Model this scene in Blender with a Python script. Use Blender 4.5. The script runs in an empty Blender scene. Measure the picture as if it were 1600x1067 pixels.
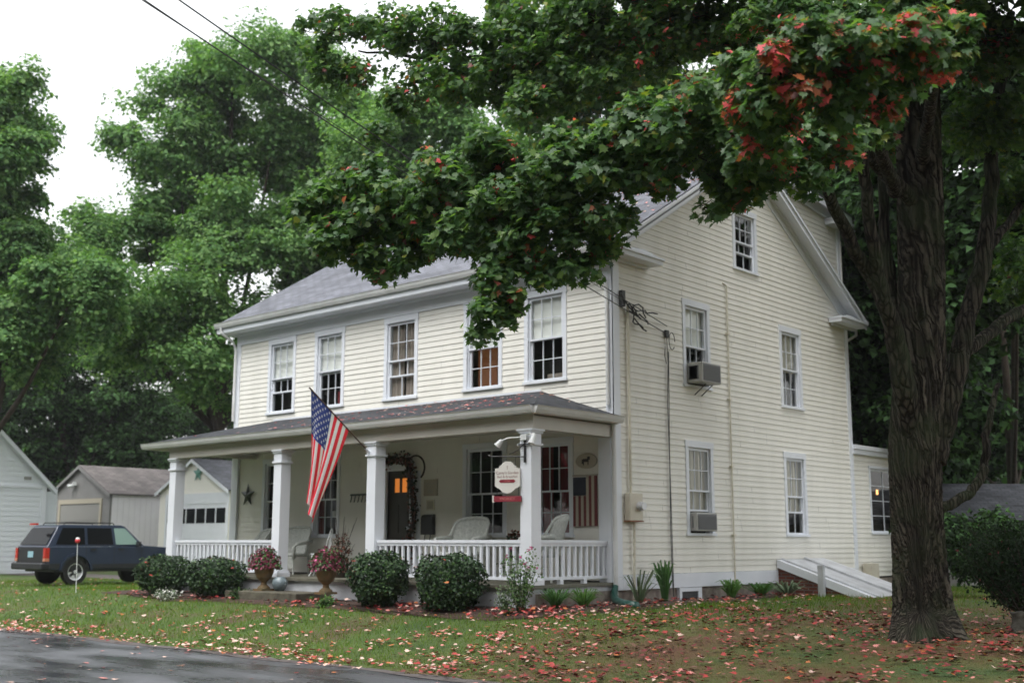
import bpy, bmesh, math, random
import numpy as np
from mathutils import Vector, Matrix
random.seed(7); rng = np.random.default_rng(11)
C = bpy.context.scene.collection
S = bpy.context.scene
rad = math.radians
# ------------------------------------------------------------------ camera
CAM = np.array([12.7992, -17.0618, .6962]); YAW, PIT, ROL, FPX = .7319, .1718, .0018, 1811.26
_f = np.array([-np.sin(YAW)*np.cos(PIT), np.cos(YAW)*np.cos(PIT), np.sin(PIT)])
_r = np.array([np.cos(YAW), np.sin(YAW), 0.]); _u = np.cross(_r, _f)
_r, _u = _r*np.cos(ROL)+_u*np.sin(ROL), -_r*np.sin(ROL)+_u*np.cos(ROL)
cd = bpy.data.cameras.new('camera'); cam = bpy.data.objects.new('camera', cd); C.objects.link(cam)
cam.matrix_world = Matrix(((_r[0], _u[0], -_f[0], CAM[0]), (_r[1], _u[1], -_f[1], CAM[1]), (_r[2], _u[2], -_f[2], CAM[2]), (0, 0, 0, 1)))
cd.sensor_width = 36; cd.lens = FPX/1600*36; cd.clip_end = 2000; cd.clip_start = .1
cd.dof.use_dof = True; cd.dof.focus_distance = 13.5; cd.dof.aperture_fstop = 1.5
S.camera = cam
# ------------------------------------------------------------------ sky, sun, exposure
SUN_EL, SUN_AZ = rad(62), rad(165)       # azimuth the light comes from, measured from +Y clockwise
w = bpy.data.worlds.new('World'); S.world = w; w.use_nodes = True
nt = w.node_tree; bgn = nt.nodes['Background']
sky = nt.nodes.new('ShaderNodeTexSky'); sky.sky_type = 'NISHITA'; sky.sun_disc = False
sky.sun_elevation = SUN_EL; sky.sun_rotation = SUN_AZ; sky.air_density = 1.6; sky.dust_density = 3; sky.ozone_density = 1
hs = nt.nodes.new('ShaderNodeHueSaturation'); hs.inputs['Saturation'].default_value = .12; hs.inputs['Value'].default_value = 1.0
nt.links.new(sky.outputs[0], hs.inputs['Color']); nt.links.new(hs.outputs[0], bgn.inputs[0]); bgn.inputs[1].default_value = .15
sd = bpy.data.lights.new('sun', 'SUN'); sd.energy = .55; sd.angle = rad(40); sd.color = (1, .98, .94)
so = bpy.data.objects.new('sun', sd); C.objects.link(so)
so.rotation_euler = Vector((-math.sin(SUN_AZ)*math.cos(SUN_EL), -math.cos(SUN_AZ)*math.cos(SUN_EL), -math.sin(SUN_EL))).to_track_quat('-Z', 'Y').to_euler()
S.view_settings.view_transform = 'Standard'; S.view_settings.look = 'None'; S.view_settings.exposure = 1.3; S.view_settings.gamma = 1
S.cycles.max_bounces = 6; S.cycles.transparent_max_bounces = 12; S.cycles.use_denoising = True
S.cycles.caustics_reflective = False; S.cycles.caustics_refractive = False

def ray(a, b): return _f+_r*(a-800)/FPX-_u*(b-533.5)/FPX
def atX(a, b, x): d = ray(a, b); return CAM+d*(x-CAM[0])/d[0]
def atY(a, b, y): d = ray(a, b); return CAM+d*(y-CAM[1])/d[1]
def atZ(a, b, z): d = ray(a, b); return CAM+d*(z-CAM[2])/d[2]
def atD(a, b, t): return CAM+ray(a, b)*t

# ------------------------------------------------------------------ materials
def mat(name, col, rough=.6, spec=.5, noise=None, nscale=5, bump=0, bscale=40, stretch=None, metal=0, coat=0, trans=0, emit=None, estr=1, detail=4, coord='Object'):
    m = bpy.data.materials.new(name); m.use_nodes = True; t = m.node_tree; p = t.nodes['Principled BSDF']
    p.inputs['Base Color'].default_value = (*col, 1); p.inputs['Roughness'].default_value = rough
    p.inputs['Specular IOR Level'].default_value = spec; p.inputs['Metallic'].default_value = metal
    p.inputs['Coat Weight'].default_value = coat
    tc = t.nodes.new('ShaderNodeTexCoord'); mp = t.nodes.new('ShaderNodeMapping'); t.links.new(tc.outputs[coord], mp.inputs[0])
    if stretch: mp.inputs['Scale'].default_value = stretch
    if noise:
        n = t.nodes.new('ShaderNodeTexNoise'); n.inputs['Scale'].default_value = nscale; n.inputs['Detail'].default_value = detail
        r = t.nodes.new('ShaderNodeValToRGB'); r.color_ramp.elements[0].position = .32; r.color_ramp.elements[1].position = .68
        r.color_ramp.elements[0].color = (*col, 1); r.color_ramp.elements[1].color = (*noise, 1)
        t.links.new(mp.outputs[0], n.inputs['Vector']); t.links.new(n.outputs['Fac'], r.inputs[0]); t.links.new(r.outputs[0], p.inputs['Base Color'])
    if bump:
        n2 = t.nodes.new('ShaderNodeTexNoise'); n2.inputs['Scale'].default_value = bscale; n2.inputs['Detail'].default_value = 5
        b = t.nodes.new('ShaderNodeBump'); b.inputs['Strength'].default_value = bump; b.inputs['Distance'].default_value = .02
        t.links.new(mp.outputs[0], n2.inputs['Vector']); t.links.new(n2.outputs['Fac'], b.inputs['Height']); t.links.new(b.outputs[0], p.inputs['Normal'])
    if emit:
        p.inputs['Emission Color'].default_value = (*emit, 1); p.inputs['Emission Strength'].default_value = estr
    if trans:
        out = t.nodes['Material Output']; tr = t.nodes.new('ShaderNodeBsdfTranslucent'); mx = t.nodes.new('ShaderNodeMixShader')
        tr.inputs[0].default_value = (min(1, col[0]*1.6+.01), min(1, col[1]*1.9+.01), col[2]*.8, 1); mx.inputs[0].default_value = trans
        t.links.new(p.outputs[0], mx.inputs[1]); t.links.new(tr.outputs[0], mx.inputs[2]); t.links.new(mx.outputs[0], out.inputs[0])
    return m

def brickmat(name, c1, c2, mortar, bw, bh, ms, rough=.85, stretch=None, rot=None, bump=.5, spec=.4, coord='Object', extra=None):
    m = bpy.data.materials.new(name); m.use_nodes = True; t = m.node_tree; p = t.nodes['Principled BSDF']
    p.inputs['Roughness'].default_value = rough; p.inputs['Specular IOR Level'].default_value = spec
    uv = t.nodes.new('ShaderNodeUVMap'); br = t.nodes.new('ShaderNodeTexBrick'); t.links.new(uv.outputs[0], br.inputs['Vector'])
    br.inputs['Scale'].default_value = 1; br.inputs['Brick Width'].default_value = bw; br.inputs['Row Height'].default_value = bh
    br.inputs['Mortar Size'].default_value = ms; br.inputs['Color1'].default_value = (*c1, 1); br.inputs['Color2'].default_value = (*c2, 1); br.inputs['Mortar'].default_value = (*mortar, 1)
    br.inputs['Bias'].default_value = 0
    n = t.nodes.new('ShaderNodeTexNoise'); n.inputs['Scale'].default_value = 1.3; n.inputs['Detail'].default_value = 6
    t.links.new(uv.outputs[0], n.inputs['Vector'])
    mx = t.nodes.new('ShaderNodeMix'); mx.data_type = 'RGBA'; mx.blend_type = 'MULTIPLY'; mx.inputs[0].default_value = 1
    r = t.nodes.new('ShaderNodeValToRGB'); r.color_ramp.elements[0].position = .3; r.color_ramp.elements[0].color = (.62, .62, .62, 1); r.color_ramp.elements[1].position = .7; r.color_ramp.elements[1].color = (1.2, 1.2, 1.2, 1)
    t.links.new(n.outputs['Fac'], r.inputs[0]); t.links.new(br.outputs['Color'], mx.inputs[6]); t.links.new(r.outputs[0], mx.inputs[7]); t.links.new(mx.outputs[2], p.inputs['Base Color'])
    b = t.nodes.new('ShaderNodeBump'); b.inputs['Strength'].default_value = bump; b.inputs['Distance'].default_value = .01; b.invert = True
    t.links.new(br.outputs['Fac'], b.inputs['Height']); t.links.new(b.outputs[0], p.inputs['Normal'])
    return m

M = {}
M['siding'] = mat('cream_siding_paint', (.80, .785, .725), .55, .3, noise=(.735, .722, .66), nscale=2.2, bump=.06, bscale=60, stretch=(1, 1, .25), detail=9)
M['trim'] = mat('white_trim_paint', (.76, .79, .84), .45, .4, noise=(.70, .73, .78), nscale=1.5, bump=.04, bscale=30)
M['gutter'] = mat('white_gutter_metal', (.72, .73, .73), .4, .5, noise=(.60, .61, .60), nscale=2.2)
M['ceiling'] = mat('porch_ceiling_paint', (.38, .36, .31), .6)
M['shadedbeam'] = mat('shaded_porch_beam_paint', (.50, .48, .43), .6, noise=(.45, .43, .385), nscale=2)  # white beam paint darkened: porch shade put into its colour
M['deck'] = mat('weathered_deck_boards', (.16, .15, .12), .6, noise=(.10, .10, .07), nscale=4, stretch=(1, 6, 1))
M['skirt'] = mat('skirt_paint', (.56, .58, .61), .6, noise=(.40, .41, .43), nscale=3.5, detail=8)
M['shingle'] = brickmat('grey_asphalt_shingle', (.10, .106, .13), (.19, .197, .235), (.05, .05, .06), .32, .14, .012, rough=.55, spec=.6)
M['porchshingle'] = brickmat('dark_asphalt_shingle', (.035, .037, .045), (.075, .08, .09), (.02, .02, .02), .30, .14, .012, rough=.8, spec=.22)
M['brownshingle'] = brickmat('brown_shingle', (.17, .15, .145), (.24, .215, .205), (.10, .09, .09), .4, .18, .015, rough=.75)
M['brick'] = brickmat('red_brick', (.20, .055, .035), (.12, .035, .025), (.16, .14, .13), .21, .07, .01)
M['stepstone'] = mat('mossy_step_stone', (.055, .050, .034), .85, noise=(.12, .11, .08), nscale=5, bump=.8, bscale=12)
M['stone'] = mat('fieldstone', (.16, .13, .11), .85, noise=(.30, .26, .22), nscale=6, bump=.8, bscale=12)
M['glass'] = None
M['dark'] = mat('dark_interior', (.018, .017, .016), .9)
M['blind'] = mat('roller_blind', (.90, .92, .88), .8)
M['curtain'] = mat('lace_curtain', (.62, .60, .52), .9)
M['curtain2'] = mat('taupe_curtain', (.38, .33, .29), .9)
M['redcurtain'] = mat('red_fabric', (.22, .03, .035), .9)
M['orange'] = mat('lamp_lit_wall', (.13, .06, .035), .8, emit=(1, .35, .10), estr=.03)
M['glow'] = mat('lit_amber_glass', (.5, .2, .04), .4, emit=(1, .30, .05), estr=.20)
M['bulb'] = mat('small_lamp_glow', (.9, .5, .2), .4, emit=(1, .45, .15), estr=1.3)
M['door'] = mat('dark_green_brown_door', (.035, .03, .02), .4)
M['black'] = mat('black_iron', (.015, .015, .015), .45)
M['darkgrey'] = mat('dark_grey_plastic', (.05, .05, .055), .5)
M['acbody'] = mat('ac_beige_metal', (.42, .42, .40), .45, noise=(.34, .34, .32), nscale=5)
M['acgrille'] = mat('ac_grille', (.13, .135, .14), .5)
M['conduit'] = mat('painted_conduit', (.70, .67, .56), .5, noise=(.58, .54, .43), nscale=3)
M['meterbox'] = mat('meter_box_paint', (.60, .57, .47), .45, noise=(.52, .47, .38), nscale=3)
M['rust'] = mat('rusty_edge', (.22, .09, .05), .8)
M['wicker'] = mat('white_wicker', (.60, .62, .58), .7, noise=(.42, .44, .41), nscale=30, bump=.7, bscale=45)
M['whitemetal'] = mat('white_painted_iron', (.72, .74, .74), .4)
M['starmetal'] = mat('verdigris_star', (.03, .04, .03), .5, noise=(.05, .06, .045), nscale=8)
M['starblue'] = mat('teal_star', (.11, .27, .23), .5)
M['terra'] = mat('weathered_terracotta', (.20, .115, .05), .8, noise=(.12, .10, .05), nscale=9, bump=.3, bscale=30)
M['ceramic'] = mat('glazed_grey_ceramic', (.22, .27, .29), .2, noise=(.10, .13, .15), nscale=7)
M['greenpipe'] = mat('green_plastic_pipe', (.02, .075, .06), .3)
M['signwhite'] = mat('sign_board_white', (.68, .66, .62), .5)
M['signred'] = mat('sign_red', (.22, .015, .03), .5)
M['signtext'] = mat('sign_letter_maroon', (.25, .12, .12), .5)
M['flagred'] = mat('flag_red', (.72, .018, .05), .8, trans=.30)
M['flagwhite'] = mat('flag_white', (.86, .86, .90), .8, trans=.25)
M['flagblue'] = mat('flag_blue', (.035, .06, .30), .8, trans=.15)
M['pole'] = mat('brown_flag_pole', (.10, .05, .035), .5)
M['bark'] = mat('maple_bark', (.016, .013, .010), .9, .15, noise=(.085, .078, .058), nscale=16, bump=1.0, bscale=24, stretch=(1, 1, .10), detail=8)
M['barkdark'] = mat('dark_wet_bark', (.035, .028, .022), .85, .2, noise=(.07, .055, .042), nscale=9, bump=.8, bscale=18, stretch=(1, 1, .2))
M['leafA'] = mat('maple_leaf_green', (.085, .165, .052), .42, .40, trans=.38)
M['leafB'] = mat('maple_leaf_deep_green', (.052, .115, .042), .42, .40, trans=.34)
M['leafC'] = mat('maple_leaf_light_green', (.130, .215, .055), .45, .40, trans=.40)
M['leafY'] = mat('maple_leaf_yellow_green', (.20, .22, .04), .5, .4, trans=.35)
M['leafO'] = mat('maple_leaf_orange', (.36, .11, .04), .5, .4, trans=.35)
M['leafR'] = mat('maple_leaf_red', (.78, .12, .14), .5, .35, trans=.40)
M['leafM'] = mat('maple_leaf_maroon', (.16, .04, .03), .5, .4, trans=.3)
M['bgA'] = mat('tree_leaf_green', (.120, .230, .080), .7, .15, trans=.3)
M['bgB'] = mat('tree_leaf_dark', (.075, .155, .058), .7, .15, trans=.28)
M['bgC'] = mat('tree_leaf_light', (.185, .295, .115), .7, .15, trans=.35)
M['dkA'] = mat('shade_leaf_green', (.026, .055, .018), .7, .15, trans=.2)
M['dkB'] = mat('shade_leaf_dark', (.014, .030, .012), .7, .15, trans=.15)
M['yewA'] = mat('yew_green', (.028, .065, .020), .5, .3)
M['yewB'] = mat('yew_dark_green', (.016, .038, .014), .5, .3)
M['yewC'] = mat('yew_new_growth', (.06, .12, .03), .5, .3)
M['litR'] = mat('fallen_leaf_red', (.40, .045, .04), .6)
M['litP'] = mat('fallen_leaf_pink', (.66, .25, .22), .6)
M['litW'] = mat('fallen_leaf_pale', (.72, .50, .42), .6)
M['litO'] = mat('fallen_leaf_orange', (.50, .16, .05), .6)
M['litD'] = mat('fallen_leaf_dark_red', (.17, .025, .025), .6)
M['litB'] = mat('fallen_leaf_brown', (.16, .08, .05), .7)
M['grassA'] = mat('grass_green', (.135, .225, .022), .75, .1, trans=.2)
M['grassB'] = mat('grass_deep', (.075, .15, .016), .75, .1, trans=.2)
M['grassC'] = mat('grass_dry', (.17, .15, .05), .8, .1, trans=.2)
M['soil'] = mat('dark_mulch', (.035, .020, .014), .9, noise=(.07, .035, .025), nscale=14, bump=.8, bscale=30)
M['gravel'] = mat('gravel_drive', (.13, .115, .11), .85, noise=(.075, .06, .055), nscale=6)
M['flowerP'] = mat('pink_petal', (.60, .10, .28), .6)
M['flowerM'] = mat('plum_foliage', (.17, .02, .05), .6)
M['flowerW'] = mat('white_petal', (.75, .75, .70), .6)
M['hosta'] = mat('pale_plant_leaf', (.13, .19, .10), .5)
M['carblue'] = mat('dark_blue_car_paint', (.014, .026, .056), .28, .45, coat=.25)
M['carblack'] = mat('black_car_trim', (.012, .013, .016), .5)
M['carglass'] = mat('tinted_car_glass', (.005, .006, .007), .10, .08)
M['carglass2'] = mat('clear_greenish_car_glass', (.20, .30, .27), .08, .6)
M['tyre'] = mat('tyre_rubber', (.012, .012, .012), .75)
M['rim'] = mat('alloy_rim', (.62, .63, .66), .35, metal=.3)
M['taillight'] = mat('red_tail_lens', (.45, .02, .01), .2)
M['amber'] = mat('amber_lens', (.50, .20, .12), .3)
M['plate'] = mat('pale_blue_plate', (.30, .50, .58), .5)
M['greysiding'] = mat('grey_blue_siding', (.72, .76, .80), .6)
M['greywall'] = mat('taupe_grey_wall', (.24, .236, .232), .8, noise=(.20, .197, .193), nscale=2)
M['whiteboards'] = mat('white_vertical_boards', (.90, .88, .92), .6, noise=(.85, .83, .87), nscale=2)
M['creamplain'] = mat('cream_garage_paint', (.84, .82, .76), .6)
M['greydoor'] = mat('grey_garage_door', (.26, .255, .24), .6)
M['stump'] = mat('old_stump_bark', (.09, .085, .07), .9, noise=(.045, .04, .03), nscale=8, bump=.8, bscale=20)
M['wire'] = mat('black_cable', (.045, .047, .047), .6)
M['flagold'] = mat('faded_flag_red', (.16, .04, .04), .8)
M['flagoldw'] = mat('faded_flag_cream', (.42, .38, .30), .8)
M['flagoldb'] = mat('faded_flag_navy', (.025, .03, .045), .8)
M['reflector'] = mat('red_reflector', (.65, .03, .04), .35)
def glassmat(name='window_glass', dark=.92):
    m = bpy.data.materials.new(name); m.use_nodes = True; t = m.node_tree; t.nodes.remove(t.nodes['Principled BSDF'])
    out = t.nodes['Material Output']; tr = t.nodes.new('ShaderNodeBsdfTransparent'); tr.inputs[0].default_value = (dark, dark*1.01, dark, 1)
    gl = t.nodes.new('ShaderNodeBsdfGlossy'); gl.inputs['Roughness'].default_value = .02; lw_ = t.nodes.new('ShaderNodeLayerWeight'); pw = t.nodes.new('ShaderNodeMath'); pw.operation = 'POWER'; pw.inputs[1].default_value = 4; t.links.new(lw_.outputs['Facing'], pw.inputs[0]); fr = t.nodes.new('ShaderNodeMath'); fr.operation = 'MULTIPLY_ADD'; fr.inputs[1].default_value = .8; fr.inputs[2].default_value = .06; t.links.new(pw.outputs[0], fr.inputs[0])
    mx = t.nodes.new('ShaderNodeMixShader'); t.links.new(fr.outputs[0], mx.inputs[0]); t.links.new(tr.outputs[0], mx.inputs[1]); t.links.new(gl.outputs[0], mx.inputs[2]); t.links.new(mx.outputs[0], out.inputs[0])
    return m
M['glass'] = glassmat()
def barkmat(name, dark, light, sc, zs, cyl=False):
    m = mat(name, dark, .92, .12); t = m.node_tree; p = t.nodes['Principled BSDF']; tc = t.nodes.new('ShaderNodeTexCoord'); mp = t.nodes.new('ShaderNodeMapping'); mp.inputs['Scale'].default_value = (1, 1, zs)
    nw = t.nodes.new('ShaderNodeTexNoise'); nw.inputs['Scale'].default_value = 3; nw.inputs['Detail'].default_value = 4
    av = t.nodes.new('ShaderNodeVectorMath'); av.operation = 'MULTIPLY_ADD'; av.inputs[1].default_value = (.045, .045, 1.0)
    t.links.new(tc.outputs['Object'], nw.inputs[0]); t.links.new(nw.outputs['Color'], av.inputs[0]); t.links.new(tc.outputs['Object'], av.inputs[2]); t.links.new(av.outputs[0], mp.inputs[0])
    if cyl:
        sx = t.nodes.new('ShaderNodeSeparateXYZ'); at = t.nodes.new('ShaderNodeMath'); at.operation = 'ARCTAN2'; cx = t.nodes.new('ShaderNodeCombineXYZ'); mu2 = t.nodes.new('ShaderNodeMath'); mu2.operation = 'MULTIPLY'; mu2.inputs[1].default_value = .40
        tw2 = t.nodes.new('ShaderNodeMath'); tw2.operation = 'MULTIPLY_ADD'; tw2.inputs[1].default_value = .16
        t.links.new(av.outputs[0], sx.inputs[0]); t.links.new(sx.outputs[1], at.inputs[0]); t.links.new(sx.outputs[0], at.inputs[1]); t.links.new(at.outputs[0], mu2.inputs[0]); t.links.new(sx.outputs[2], tw2.inputs[0]); t.links.new(mu2.outputs[0], tw2.inputs[2]); t.links.new(tw2.outputs[0], cx.inputs[0]); t.links.new(sx.outputs[2], cx.inputs[2]); t.links.new(cx.outputs[0], mp.inputs[0])
    vo = t.nodes.new('ShaderNodeTexVoronoi'); vo.feature = 'DISTANCE_TO_EDGE'; vo.inputs['Scale'].default_value = sc; t.links.new(mp.outputs[0], vo.inputs['Vector'])
    n2 = t.nodes.new('ShaderNodeTexNoise'); n2.inputs['Scale'].default_value = sc*2.5; n2.inputs['Detail'].default_value = 8; n2.inputs['Roughness'].default_value = .7; t.links.new(mp.outputs[0], n2.inputs[0])
    r = t.nodes.new('ShaderNodeMapRange'); r.inputs[1].default_value = .0; r.inputs[2].default_value = .30; t.links.new(vo.outputs['Distance'], r.inputs[0])
    mu = t.nodes.new('ShaderNodeMath'); mu.operation = 'MULTIPLY'; t.links.new(r.outputs[0], mu.inputs[0]); t.links.new(n2.outputs['Fac'], mu.inputs[1])
    cr = t.nodes.new('ShaderNodeValToRGB'); cr.color_ramp.elements[0].position = .05; cr.color_ramp.elements[0].color = (*dark, 1); cr.color_ramp.elements[1].position = .55; cr.color_ramp.elements[1].color = (*light, 1); t.links.new(mu.outputs[0], cr.inputs[0])
    n3 = t.nodes.new('ShaderNodeTexNoise'); n3.inputs['Scale'].default_value = 2.2; n3.inputs['Detail'].default_value = 6; t.links.new(tc.outputs['Object'], n3.inputs[0])
    c3 = t.nodes.new('ShaderNodeValToRGB'); c3.color_ramp.elements[0].position = .45; c3.color_ramp.elements[0].color = (0, 0, 0, 1); c3.color_ramp.elements[1].position = .65; c3.color_ramp.elements[1].color = (.55, .55, .55, 1); t.links.new(n3.outputs['Fac'], c3.inputs[0])
    mx = t.nodes.new('ShaderNodeMix'); mx.data_type = 'RGBA'; mx.inputs[7].default_value = (.045, .062, .030, 1); t.links.new(c3.outputs[0], mx.inputs[0]); t.links.new(cr.outputs[0], mx.inputs[6]); t.links.new(mx.outputs[2], p.inputs['Base Color'])
    b = t.nodes.new('ShaderNodeBump'); b.inputs['Strength'].default_value = 1; b.inputs['Distance'].default_value = .05; t.links.new(mu.outputs[0], b.inputs['Height']); t.links.new(b.outputs[0], p.inputs['Normal']); return m
M['bark'] = barkmat('maple_bark', (.010, .009, .007), (.100, .088, .068), 17, .055)
M['trunkbark'] = barkmat('maple_trunk_bark', (.013, .011, .009), (.145, .128, .102), 24, .09, True)
# wet road
def roadmat():
    m = mat('wet_asphalt', (.035, .037, .040), .3, .6); t = m.node_tree; p = t.nodes['Principled BSDF']
    tc = t.nodes.new('ShaderNodeTexCoord'); mp = t.nodes.new('ShaderNodeMapping'); mp.inputs['Scale'].default_value = (.35, 1, 1); t.links.new(tc.outputs['Object'], mp.inputs[0])
    n = t.nodes.new('ShaderNodeTexNoise'); n.inputs['Scale'].default_value = 1.1; n.inputs['Detail'].default_value = 5; n.inputs['Roughness'].default_value = .6; t.links.new(mp.outputs[0], n.inputs[0])
    r = t.nodes.new('ShaderNodeMapRange'); r.inputs[1].default_value = .38; r.inputs[2].default_value = .62; r.inputs[3].default_value = .14; r.inputs[4].default_value = .55
    t.links.new(n.outputs['Fac'], r.inputs[0]); t.links.new(r.outputs[0], p.inputs['Roughness'])
    cr = t.nodes.new('ShaderNodeValToRGB'); cr.color_ramp.elements[0].position = .35; cr.color_ramp.elements[1].position = .65; cr.color_ramp.elements[0].color = (.045, .048, .053, 1); cr.color_ramp.elements[1].color = (.115, .120, .132, 1)
    t.links.new(n.outputs['Fac'], cr.inputs[0]); t.links.new(cr.outputs[0], p.inputs['Base Color'])
    n2 = t.nodes.new('ShaderNodeTexNoise'); n2.inputs['Scale'].default_value = 90; n2.inputs['Detail'].default_value = 3; t.links.new(tc.outputs['Object'], n2.inputs[0])
    r2 = t.nodes.new('ShaderNodeMapRange'); r2.inputs[1].default_value = .38; r2.inputs[2].default_value = .62; r2.inputs[3].default_value = .03; r2.inputs[4].default_value = .45; t.links.new(n.outputs['Fac'], r2.inputs[0])
    b = t.nodes.new('ShaderNodeBump'); b.inputs['Distance'].default_value = .006; t.links.new(r2.outputs[0], b.inputs['Strength']); t.links.new(n2.outputs['Fac'], b.inputs['Height']); t.links.new(b.outputs[0], p.inputs['Normal'])
    return m
M['road'] = roadmat()

# ------------------------------------------------------------------ builders
def tag(o, label=None, cat=None, group=None, kind=None):
    if label: o['label'] = label
    if cat: o['category'] = cat
    if group: o['group'] = group
    if kind: o['kind'] = kind
    return o
def thing(name, label, cat, loc=(0, 0, 0), rz=0, group=None):
    o = bpy.data.objects.new(name, None); C.objects.link(o); o.location = loc; o.rotation_euler = (0, 0, rz); o.empty_display_size = .2
    return tag(o, label, cat, group)
def clone(root, loc=None, rz=None, label=None, group=None, scale=None):
    def rec(o, par):
        c = o.copy(); C.objects.link(c); c.parent = par
        for ch in list(kids.get(o.name, [])): rec(ch, c)
        return c
    kids = {}
    for o in list(C.objects):
        if o.parent: kids.setdefault(o.parent.name, []).append(o)
    r = rec(root, root.parent)
    if loc is not None: r.location = loc
    if rz is not None: r.rotation_euler = (0, 0, rz)
    if scale is not None: r.scale = (scale,)*3 if np.isscalar(scale) else scale
    if label: r['label'] = label
    if group: r['group'] = group
    return r

FRONT = lambda p: (p[0], -p[1], p[2])       # (along, outward, up) on the y = 0 wall
SIDE = lambda p: (p[1], p[0], p[2])         # on the x = 0 wall
ID = lambda p: tuple(p)
class MB:
    def __init__(s, tf=ID): s.v = []; s.f = []; s.m = []; s.uv = {}; s.tf = tf; s.mats = []
    def mi(s, m):
        m = M[m] if isinstance(m, str) else m
        if m not in s.mats: s.mats.append(m)
        return s.mats.index(m)
    def add(s, vs, fs, m=None, uvs=None):
        k = len(s.v); s.v += [s.tf(p) for p in vs]; i = s.mi(m) if m else 0
        for j, f in enumerate(fs):
            if uvs: s.uv[len(s.f)] = uvs[j]
            s.f.append([k+a for a in f]); s.m.append(i)
        return s
    def box(s, x0, x1, y0, y1, z0, z1, m=None):
        v = [(x, y, z) for z in (z0, z1) for y in (y0, y1) for x in (x0, x1)]
        return s.add(v, [(0, 2, 3, 1), (4, 5, 7, 6), (0, 1, 5, 4), (2, 6, 7, 3), (0, 4, 6, 2), (1, 3, 7, 5)], m)
    def quad(s, a, b, c, d, m=None, uv=None): return s.add([a, b, c, d], [(0, 1, 2, 3)], m, [uv] if uv else None)
    def prism(s, pts, ax, a0, a1, m=None):      # polygon in the other two axes, extruded along axis ax
        def P(p, a):
            l = list(p); l.insert(ax, a); return tuple(l)
        n = len(pts); v = [P(p, a0) for p in pts]+[P(p, a1) for p in pts]
        return s.add(v, [tuple(range(n))[::-1], tuple(range(n, 2*n))]+[(i, (i+1) % n, n+(i+1) % n, n+i) for i in range(n)], m)
    def tube(s, pts, r, n=8, m=None, cap=True):
        P = [np.array(p, float) for p in pts]; R_ = r if hasattr(r, '__len__') else [r]*len(P); rings = []; k0 = []
        up = np.array([0, 0, 1.]); vs = []
        for i, p in enumerate(P):
            d = P[min(i+1, len(P)-1)]-P[max(i-1, 0)]; d = d/(np.linalg.norm(d)+1e-9)
            ref = up if abs(d[2]) < .95 else np.array([1., 0, 0]); a = np.cross(d, ref); a /= np.linalg.norm(a); b = np.cross(d, a)
            if k0 and np.dot(a, k0[-1]) < 0: a, b = -a, -b
            k0.append(a)
            for j in range(n): t = 2*math.pi*j/n; vs.append(tuple(p+(a*math.cos(t)+b*math.sin(t))*R_[i]))
        fs = [(i*n+j, i*n+(j+1) % n, (i+1)*n+(j+1) % n, (i+1)*n+j) for i in range(len(P)-1) for j in range(n)]
        if cap: fs += [tuple(range(n))[::-1], tuple(range((len(P)-1)*n, len(P)*n))]
        return s.add(vs, fs, m)
    def lathe(s, prof, c, n=20, m=None):
        vs = [(c[0]+r*math.cos(2*math.pi*j/n), c[1]+r*math.sin(2*math.pi*j/n), c[2]+z) for r, z in prof for j in range(n)]
        fs = [(i*n+j, i*n+(j+1) % n, (i+1)*n+(j+1) % n, (i+1)*n+j) for i in range(len(prof)-1) for j in range(n)]
        fs += [tuple(range(n))[::-1], tuple(range((len(prof)-1)*n, len(prof)*n))]
        return s.add(vs, fs, m)
    def build(s, name, m=None, parent=None, smooth=False, bevel=0, recalc=True, loc=None):
        me = bpy.data.meshes.new(name)
        if loc is not None: s.v = [(a-loc[0], b-loc[1], c-loc[2]) for a, b, c in s.v]
        me.from_pydata(s.v, [], s.f)
        for mm in (s.mats if s.mats else [M[m] if isinstance(m, str) else m]): me.materials.append(mm)
        me.polygons.foreach_set('material_index', s.m)
        if s.uv:
            ul = me.uv_layers.new(name='UVMap')
            for i, uv in s.uv.items():
                for li, c in zip(me.polygons[i].loop_indices, uv): ul.data[li].uv = c
        if recalc:
            bm = bmesh.new(); bm.from_mesh(me); bmesh.ops.recalc_face_normals(bm, faces=bm.faces)
            if bevel: bmesh.ops.bevel(bm, geom=bm.edges, offset=bevel, segments=1, affect='EDGES')
            bm.to_mesh(me); bm.free()
        if smooth: me.polygons.foreach_set('use_smooth', [True]*len(me.polygons))
        o = bpy.data.objects.new(name, me); C.objects.link(o)
        if parent is not None: o.parent = parent
        if loc is not None: o.location = loc
        return o

def npmesh(name, V, F_list, mats, midx, parent=None, smooth=False):
    """V (N,3); F_list list of (nfaces,k) arrays; midx list of arrays"""
    me = bpy.data.meshes.new(name); me.vertices.add(len(V)); me.vertices.foreach_set('co', V.astype(np.float32).ravel())
    loops = np.concatenate([f.ravel() for f in F_list]); tot = np.concatenate([np.full(len(f), f.shape[1]) for f in F_list])
    start = np.concatenate([[0], np.cumsum(tot)[:-1]])
    me.loops.add(len(loops)); me.loops.foreach_set('vertex_index', loops.astype(np.int32))
    me.polygons.add(len(tot)); me.polygons.foreach_set('loop_start', start.astype(np.int32)); me.polygons.foreach_set('loop_total', tot.astype(np.int32))
    for m in mats: me.materials.append(M[m])
    me.polygons.foreach_set('material_index', np.concatenate(midx).astype(np.int32))
    me.update(calc_edges=True); me.validate()
    if smooth: me.polygons.foreach_set('use_smooth', [True]*len(me.polygons))
    o = bpy.data.objects.new(name, me); C.objects.link(o)
    if parent is not None: o.parent = parent
    return o

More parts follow.
